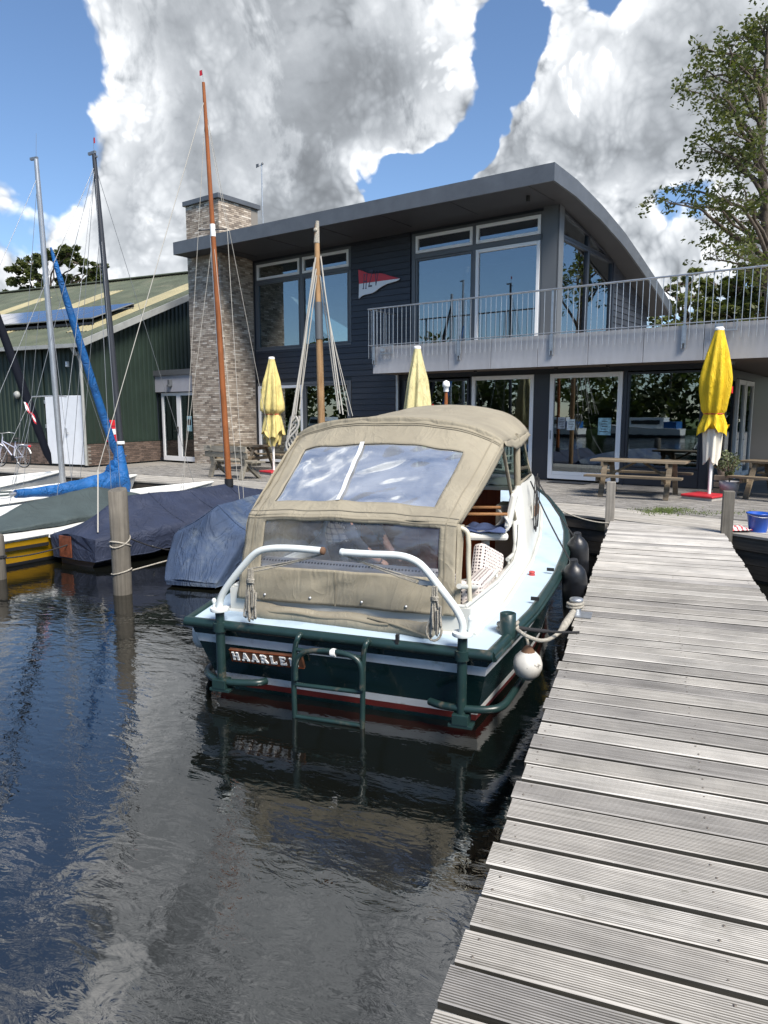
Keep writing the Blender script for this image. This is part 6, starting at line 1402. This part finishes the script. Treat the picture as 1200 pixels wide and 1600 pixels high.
# bicycle against the shed
mat('tyre', (.02, .02, .02), .8); mat('bike_paint', (.42, .44, .55), .35); 
bc = thing('bicycle', 'pale city bicycle leaning by the brick plinth of green shed', 'bicycle', (-11.25, 22.2, DK), math.atan2(.42, -.90))
for x in (0, 1.08):
    w = MB().tube([(x + .335 * math.cos(a), 0, .345 + .335 * math.sin(a)) for a in [2 * math.pi * i / 32 for i in range(33)]], .019, 8).build('tyre', 'tyre', bc)
    sp_ = MB().tube([(x + .315 * math.cos(a), 0, .345 + .315 * math.sin(a)) for a in [2 * math.pi * i / 32 for i in range(33)]], .010, 6)
    for k in range(18): a = k * math.pi / 9; sp_.tube([(x, .02 * (-1) ** k, .345), (x + .31 * math.cos(a), 0, .345 + .31 * math.sin(a))], .0022, 4)
    sp_.build('rim', 'alloy', bc)
    MB().tube([(x + .37 * math.cos(a), 0, .345 + .37 * math.sin(a)) for a in [(.02 if x == 0 else .25) + math.pi * (.9 if x == 0 else .6) * i / 16 for i in range(17)]], .022, 6).build('mudguard', 'white_paint', bc)
fr_ = MB().tube([(0, .03, .345), (.44, 0, .30)], .014, 6).tube([(.44, 0, .30), (.30, 0, .82)], .018, 8).tube([(0, .03, .345), (.33, 0, .70)], .010, 6).tube([(.44, 0, .30), (.92, 0, .78)], .02, 8).tube([(.36, 0, .62), (.92, 0, .82)], .018, 8).tube([(.88, 0, .95), (.95, 0, .70), (1.08, 0, .345)], .017, 8)
fr_.build('frame', 'bike_paint', bc)
MB().tube(smooth_pts([(.70, -.30, 1.05), (.85, -.22, 1.08), (.90, 0, 1.06), (.85, .22, 1.08), (.70, .30, 1.05)], 4), .012, 6).tube([(.89, 0, .93), (.90, 0, 1.06)], .012, 6).build('handlebar', 'alloy', bc)
MB().lathe((.27, 0, .90), [(.0, -.03), (.10, -.02), (.11, .01), (.06, .035), (0, .04)], 12).build('saddle', 'black', bc); MB().bb(-.28, .2, -.07, .07, .70, .715).tube([(-.2, .05, .70), (0, .03, .35)], .007, 5).build('rack', 'bike_paint', bc); MB().box((-.31, 0, .68), (.03, .08, .06)).build('rear_light', 'red_plastic', bc)
MB().lathe((.44, .03, .30), [(.09, 0), (.09, .008)], 14, axis=(0, 1, 0)).tube([(.44, .06, .30), (.50, .07, .15)], .01, 5).build('crank', 'black', bc)
# ------------------------------------------------------------------ trees
def leafmat(name, a, b_, tr=.35):
    m = bpy.data.materials.new(name); m.use_nodes = True; t = NT(m.node_tree); b = t.n['Principled BSDF']; b.inputs['Roughness'].default_value = .55; b.inputs['Specular IOR Level'].default_value = .35
    r = t.node('ShaderNodeNewGeometry').outputs['Random Per Island']; n = t.noise(t.node('ShaderNodeTexCoord').outputs['Object'], .55, 4, .6)
    c = t.mix(r, (*a, 1), (*b_, 1)); c = t.mix(1.0, c, t.ramp(n, [(.35, (.75, .78, .75)), (.65, (1.25, 1.2, 1.1))]), 'MULTIPLY'); t.l.new(c, b.inputs['Base Color'])
    tl = t.node('ShaderNodeBsdfTranslucent'); t.l.new(t.mix(1.0, c, (1.3, 1.4, .7, 1), 'MULTIPLY'), tl.inputs[0]); mx = t.node('ShaderNodeMixShader'); mx.inputs[0].default_value = tr
    t.l.new(b.outputs[0], mx.inputs[1]); t.l.new(tl.outputs[0], mx.inputs[2]); t.l.new(mx.outputs[0], t.n['Material Output'].inputs[0]); MT[name] = m
leafmat('leaf_oak', (.042, .060, .014), (.10, .112, .032)); leafmat('leaf_dark', (.030, .046, .013), (.085, .10, .030)); leafmat('leaf_pale', (.08, .10, .035), (.16, .18, .07))
mat('bark', (.10, .08, .062), .95, var=.3, vs=5, bump=.8, bs=25)
def limb(mb, p, q, r0, r1, rnd, n=6, wob=.08):
    p, q = Vector(p), Vector(q); L = (q - p).length; pts = []
    for i in range(n + 1):
        f = i / n; o = Vector((rnd.gauss(0, 1), rnd.gauss(0, 1), rnd.gauss(0, 1))) * wob * L * .5 * math.sin(math.pi * f); pts.append(p.lerp(q, f) + o + Vector((0, 0, .10 * L * math.sin(math.pi * f))))
    pts = smooth_pts(pts, 2); mb.tube(pts, [r0 + (r1 - r0) * i / (len(pts) - 1) for i in range(len(pts))], 6, caps=False); return pts
def clump(lf, c, r, n, s, rnd): leaves(lf, c, r, n, s, rnd, .75)
# big open crowned tree on the right
rnd = random.Random(11); YT = 24.0
def tp3(u, v, y=YT): return _hit(u, v, Vector((0, y, 0)), Vector((0, 1, 0)))
bt = thing('tree', 'tall open crowned tree with bare twigs standing right of the clubhouse', 'tree', (13.2, YT, DK - .05)); o_ = Vector((13.2, YT, DK - .05))
tk, lf = MB(), MB()
trunk = smooth_pts([Vector((13.2, YT, DK - .3)), tp3(1204, 450), tp3(1196, 330), tp3(1190, 240), tp3(1196, 130), tp3(1200, 40)], 5)
tk.tube([p - o_ for p in trunk], [.22 - .17 * i / (len(trunk) - 1) for i in range(len(trunk))], 10)
tips = [(1024, 308, -.6), (1050, 296, .8), (1040, 318, .3), (1092, 318, -1), (1082, 235, .5), (1090, 215, -.8), (1068, 140, .2), (1078, 120, 1), (1086, 100, -.5), (1100, 85, .6), (1092, 75, .2), (1128, 66, -1), (1150, 62, .6), (1176, 30, .3), (1195, 26, -.4), (1215, 40, 1), (1120, 350, 1.5), (1105, 372, -.5), (1100, 405, .6), (1135, 395, -1.2), (1160, 380, 1), (1110, 180, 1.4), (1130, 150, -1.6), (1150, 120, .9), (1140, 200, -1.4), (1125, 250, 1.8), (1150, 290, -2), (1170, 330, 2), (1175, 90, -1.8), (1225, 110, 1.2), (1240, 190, -1), (1250, 270, 1), (1235, 340, .5), (1260, 400, -1), (1185, 400, -2.4), (1160, 420, .5), (1120, 300, -2), (1165, 170, 2.2), (1180, 210, -2.6), (1100, 130, -1.4), (1115, 215, .0), (1160, 250, 1.2)]
def nearest_trunk(z, drop): 
    zt = z - drop; return min(trunk, key=lambda p: abs(p.z - zt))
for (u, v, dy) in tips:
    q = tp3(u, v, YT + dy * 1.3); L = abs(q.x - 13.2); s = nearest_trunk(q.z, .25 + .33 * L); s = s if s.z < q.z + 3 else trunk[6]
    pts = limb(tk, s - o_, q - o_, .02 + .015 * L, .008, rnd, 6, .06)
    n = len(pts)
    for i in range(int(n * .34), n):
        for _ in range(2):
            d = Vector((rnd.gauss(0, 1), rnd.gauss(0, 1), rnd.gauss(.1, .8))).normalized() * rnd.uniform(.2, .75); e = pts[i] + d
            if rnd.random() < .6: tk.tube([pts[i], pts[i] + d * .5 + Vector((0, 0, .05)), e], [.012, .008, .004], 4, caps=False)
            clump(lf, e, .24, rnd.randint(8, 14), .15, rnd)
    clump(lf, pts[-1], .26, 16, .16, rnd)
tk.build('trunk', 'bark', bt); lf.build('crown', 'leaf_oak', bt)
def tree(name, base, h, tr, lumps, label, leaf, n=70, ls=.22, seed=1, lr=1.0, group=None, twig=True):
    rnd = random.Random(seed); r = thing(name, label, 'tree', base, 0, group); tk, lf = MB(), MB()
    top = Vector((rnd.uniform(-.3, .3), rnd.uniform(-.3, .3), h * .72)); tr_pts = smooth_pts([(0, 0, -.3), (rnd.uniform(-.2, .2), 0, h * .25), (rnd.uniform(-.3, .3), 0, h * .5), top], 4); tk.tube(tr_pts, [tr * (1 - .7 * i / (len(tr_pts) - 1)) for i in range(len(tr_pts))], 8)
    for (x, y, z, R_) in lumps:
        c = Vector((x, y, z)); s = tr_pts[min(len(tr_pts) - 1, int(len(tr_pts) * min(.95, max(.3, (z - R_) / h))))]; pts = limb(tk, s, c, tr * .38, .03, rnd, 5, .10)
        for _ in range(int(14 * R_ * R_ * lr) + 4):
            d = Vector((rnd.gauss(0, 1), rnd.gauss(0, 1), rnd.gauss(.1, .8))).normalized(); e = c + Vector((d.x, d.y, d.z * .7)) * R_ * rnd.uniform(.55, 1.05)
            if twig: tk.tube([c, c.lerp(e, .6) + Vector((0, 0, .1)), e], [.035, .02, .006], 4, caps=False)
            clump(lf, e, R_ * .30, n, ls, rnd)
    tk.build('trunk', 'bark', r); lf.build('crown', leaf, r); return r
def px3(u, v, y): p = tp3(u, v, y); return p
def tree_at(name, px_l, y, base_u, label, leaf, **k):
    b = tp3(base_u, 645, y); b.z = DK - .05; l = []
    for (u, v, rpx) in px_l: p = tp3(u, v, y + random.uniform(-1.2, 1.2)) - b; l.append((p.x, p.y, p.z, rpx * y / 1111.0))
    return tree(name, b, max(q[2] for q in l) + .6, .22, l, label, leaf, **k)
tree_at('tree', [(36, 424, 20), (52, 412, 18), (30, 445, 18), (92, 400, 20), (108, 398, 18), (122, 412, 16), (105, 440, 17), (128, 438, 16), (146, 424, 14), (155, 418, 12), (150, 442, 14), (70, 402, 16), (60, 440, 14), (135, 456, 13), (45, 462, 16), (12, 462, 10), (95, 465, 18), (160, 440, 10)], 50, 85, 'flat crowned dark tree behind the roof of green shed', 'leaf_dark', n=34, ls=.34, seed=21, lr=.75)
tree_at('tree', [(1040, 455, 16), (1050, 480, 20), (1062, 445, 18), (1082, 430, 16), (1075, 470, 22), (1100, 445, 18), (1035, 500, 18), (1070, 505, 24), (1105, 490, 22), (1030, 470, 16), (1090, 510, 22), (1050, 515, 20)], 34, 1070, 'thin pale tree with airy crown seen through the balcony railing', 'leaf_pale', n=30, ls=.20, seed=31, lr=1.0)
tree_at('tree', [(1122, 448, 24), (1108, 480, 24), (1128, 490, 28), (1100, 512, 22), (1150, 450, 28), (1180, 430, 30), (1205, 455, 34), (1140, 485, 26), (1175, 485, 30), (1215, 420, 28), (1190, 515, 30), (1150, 520, 28), (1240, 480, 32), (1125, 515, 22)], 30, 1185, 'dense dark green tree behind right end of the balcony', 'leaf_oak', n=60, ls=.22, seed=33, lr=1.3)
tree_at('tree', [(1110, 520, 26), (1060, 530, 24), (1130, 545, 24), (1085, 548, 22), (1020, 535, 24), (1000, 550, 20)], 38, 1085, 'low bushy tree filling the gap between roof end and balcony', 'leaf_oak', n=44, ls=.24, seed=35, lr=1.2)
# ------------------------------------------------------------------ the far side of the water (mirrored in the glass)
wrn = random.Random(77); tl_m, tr_m = MB(), MB()
path = [(-70, 55), (-66, 30), (-62, 8), (-54, -16), (-42, -38), (-24, -56), (0, -66), (30, -70)]
fb_ = MB(); 
pl_ = [Vector((x, y, .45)) for x, y in path]
nrm = [(Vector((p.x, p.y, 0)) - Vector((0, 10, 0))).normalized() for p in pl_]
vs = [tuple(p) for p in pl_] + [tuple(p + n * 160) for p, n in zip(pl_, nrm)] + [(p.x, p.y, -1.7) for p in pl_]; n = len(pl_)
fb_.add(vs, [(i, i + 1, n + i + 1, n + i) for i in range(n - 1)] + [(i, i + 1, 2 * n + i + 1, 2 * n + i) for i in range(n - 1)]); struct(fb_.build('far_bank', 'grass'))
path2 = [(48, 58), (44, 34), (40, 14), (44, -10)]
for (a, b) in list(zip(path, path[1:])) + list(zip(path2, path2[1:])):
    L = math.dist(a, b)
    for k in range(int(L / 2.6)):
        f = (k + wrn.random()) / (L / 2.6); c = Vector((a[0] + (b[0] - a[0]) * f, a[1] + (b[1] - a[1]) * f, 0)); n_ = (c - Vector((0, 10, 0))).normalized(); c = c + n_ * wrn.uniform(3, 9); h = wrn.uniform(6, 9.5) * (1.25 if wrn.random() < .25 else 1)
        tr_m.tube([c, c + Vector((wrn.uniform(-.4, .4), 0, h * .8))], [.25, .08], 6)
        for _ in range(16): q = c + Vector((wrn.gauss(0, 1.9), wrn.gauss(0, 1.9), wrn.uniform(.0, 1) ** .8 * h)); leaves(tl_m, q, 1.6, 30, .95, wrn, .8)
tw_ = tl_m.build('treeline', 'leaf_dark', kind='stuff'); tag(tw_, 'distant band of trees across the water mirrored in the clubhouse glass', 'trees'); tr_m.build('treeline_trunks', 'bark', tw_, kind='stuff')

mat('cabin_window', (.02, .025, .03), .1)
fbt = thing('far_boat', 'white motor boat across the water mirrored in the clubhouse glass', 'motor boat', (-50, 4, 0), R(70), 'white boats moored across the water')
simple_boat(fbt, 7.5, 1.35, .8, 1.15)
MB().prism([(-1.0, .8), (1.0, .8), (.8, 1.9), (-.8, 1.9)], 1.6, 5.2, fn=lambda a, b, z: (a, z, b)).build('cabin', 'boat_white', fbt)
MB().bb(-1.0, 1.0, 2.0, 4.8, 1.25, 1.65).build('cabin_window', 'cabin_window', fbt)
MB().bb(-.9, .9, .4, 1.58, .8, 1.5).build('cockpit_cover', 'royal_blue', fbt)
BN_ = ['second', 'third', 'fourth', 'fifth', 'sixth', 'seventh', 'eighth', 'ninth']
for (x, y, a) in ((-52, 11, 75), (-54, 19, 82), (-47, -4, 60), (-43, -12, 62), (-38, -20, 55), (-56, 27, 86), (-32, -28, 50), (-57, 36, 90)): dup(fbt, (x, y, 0), R(a), 'white motor boat across the water mirrored in the clubhouse glass')
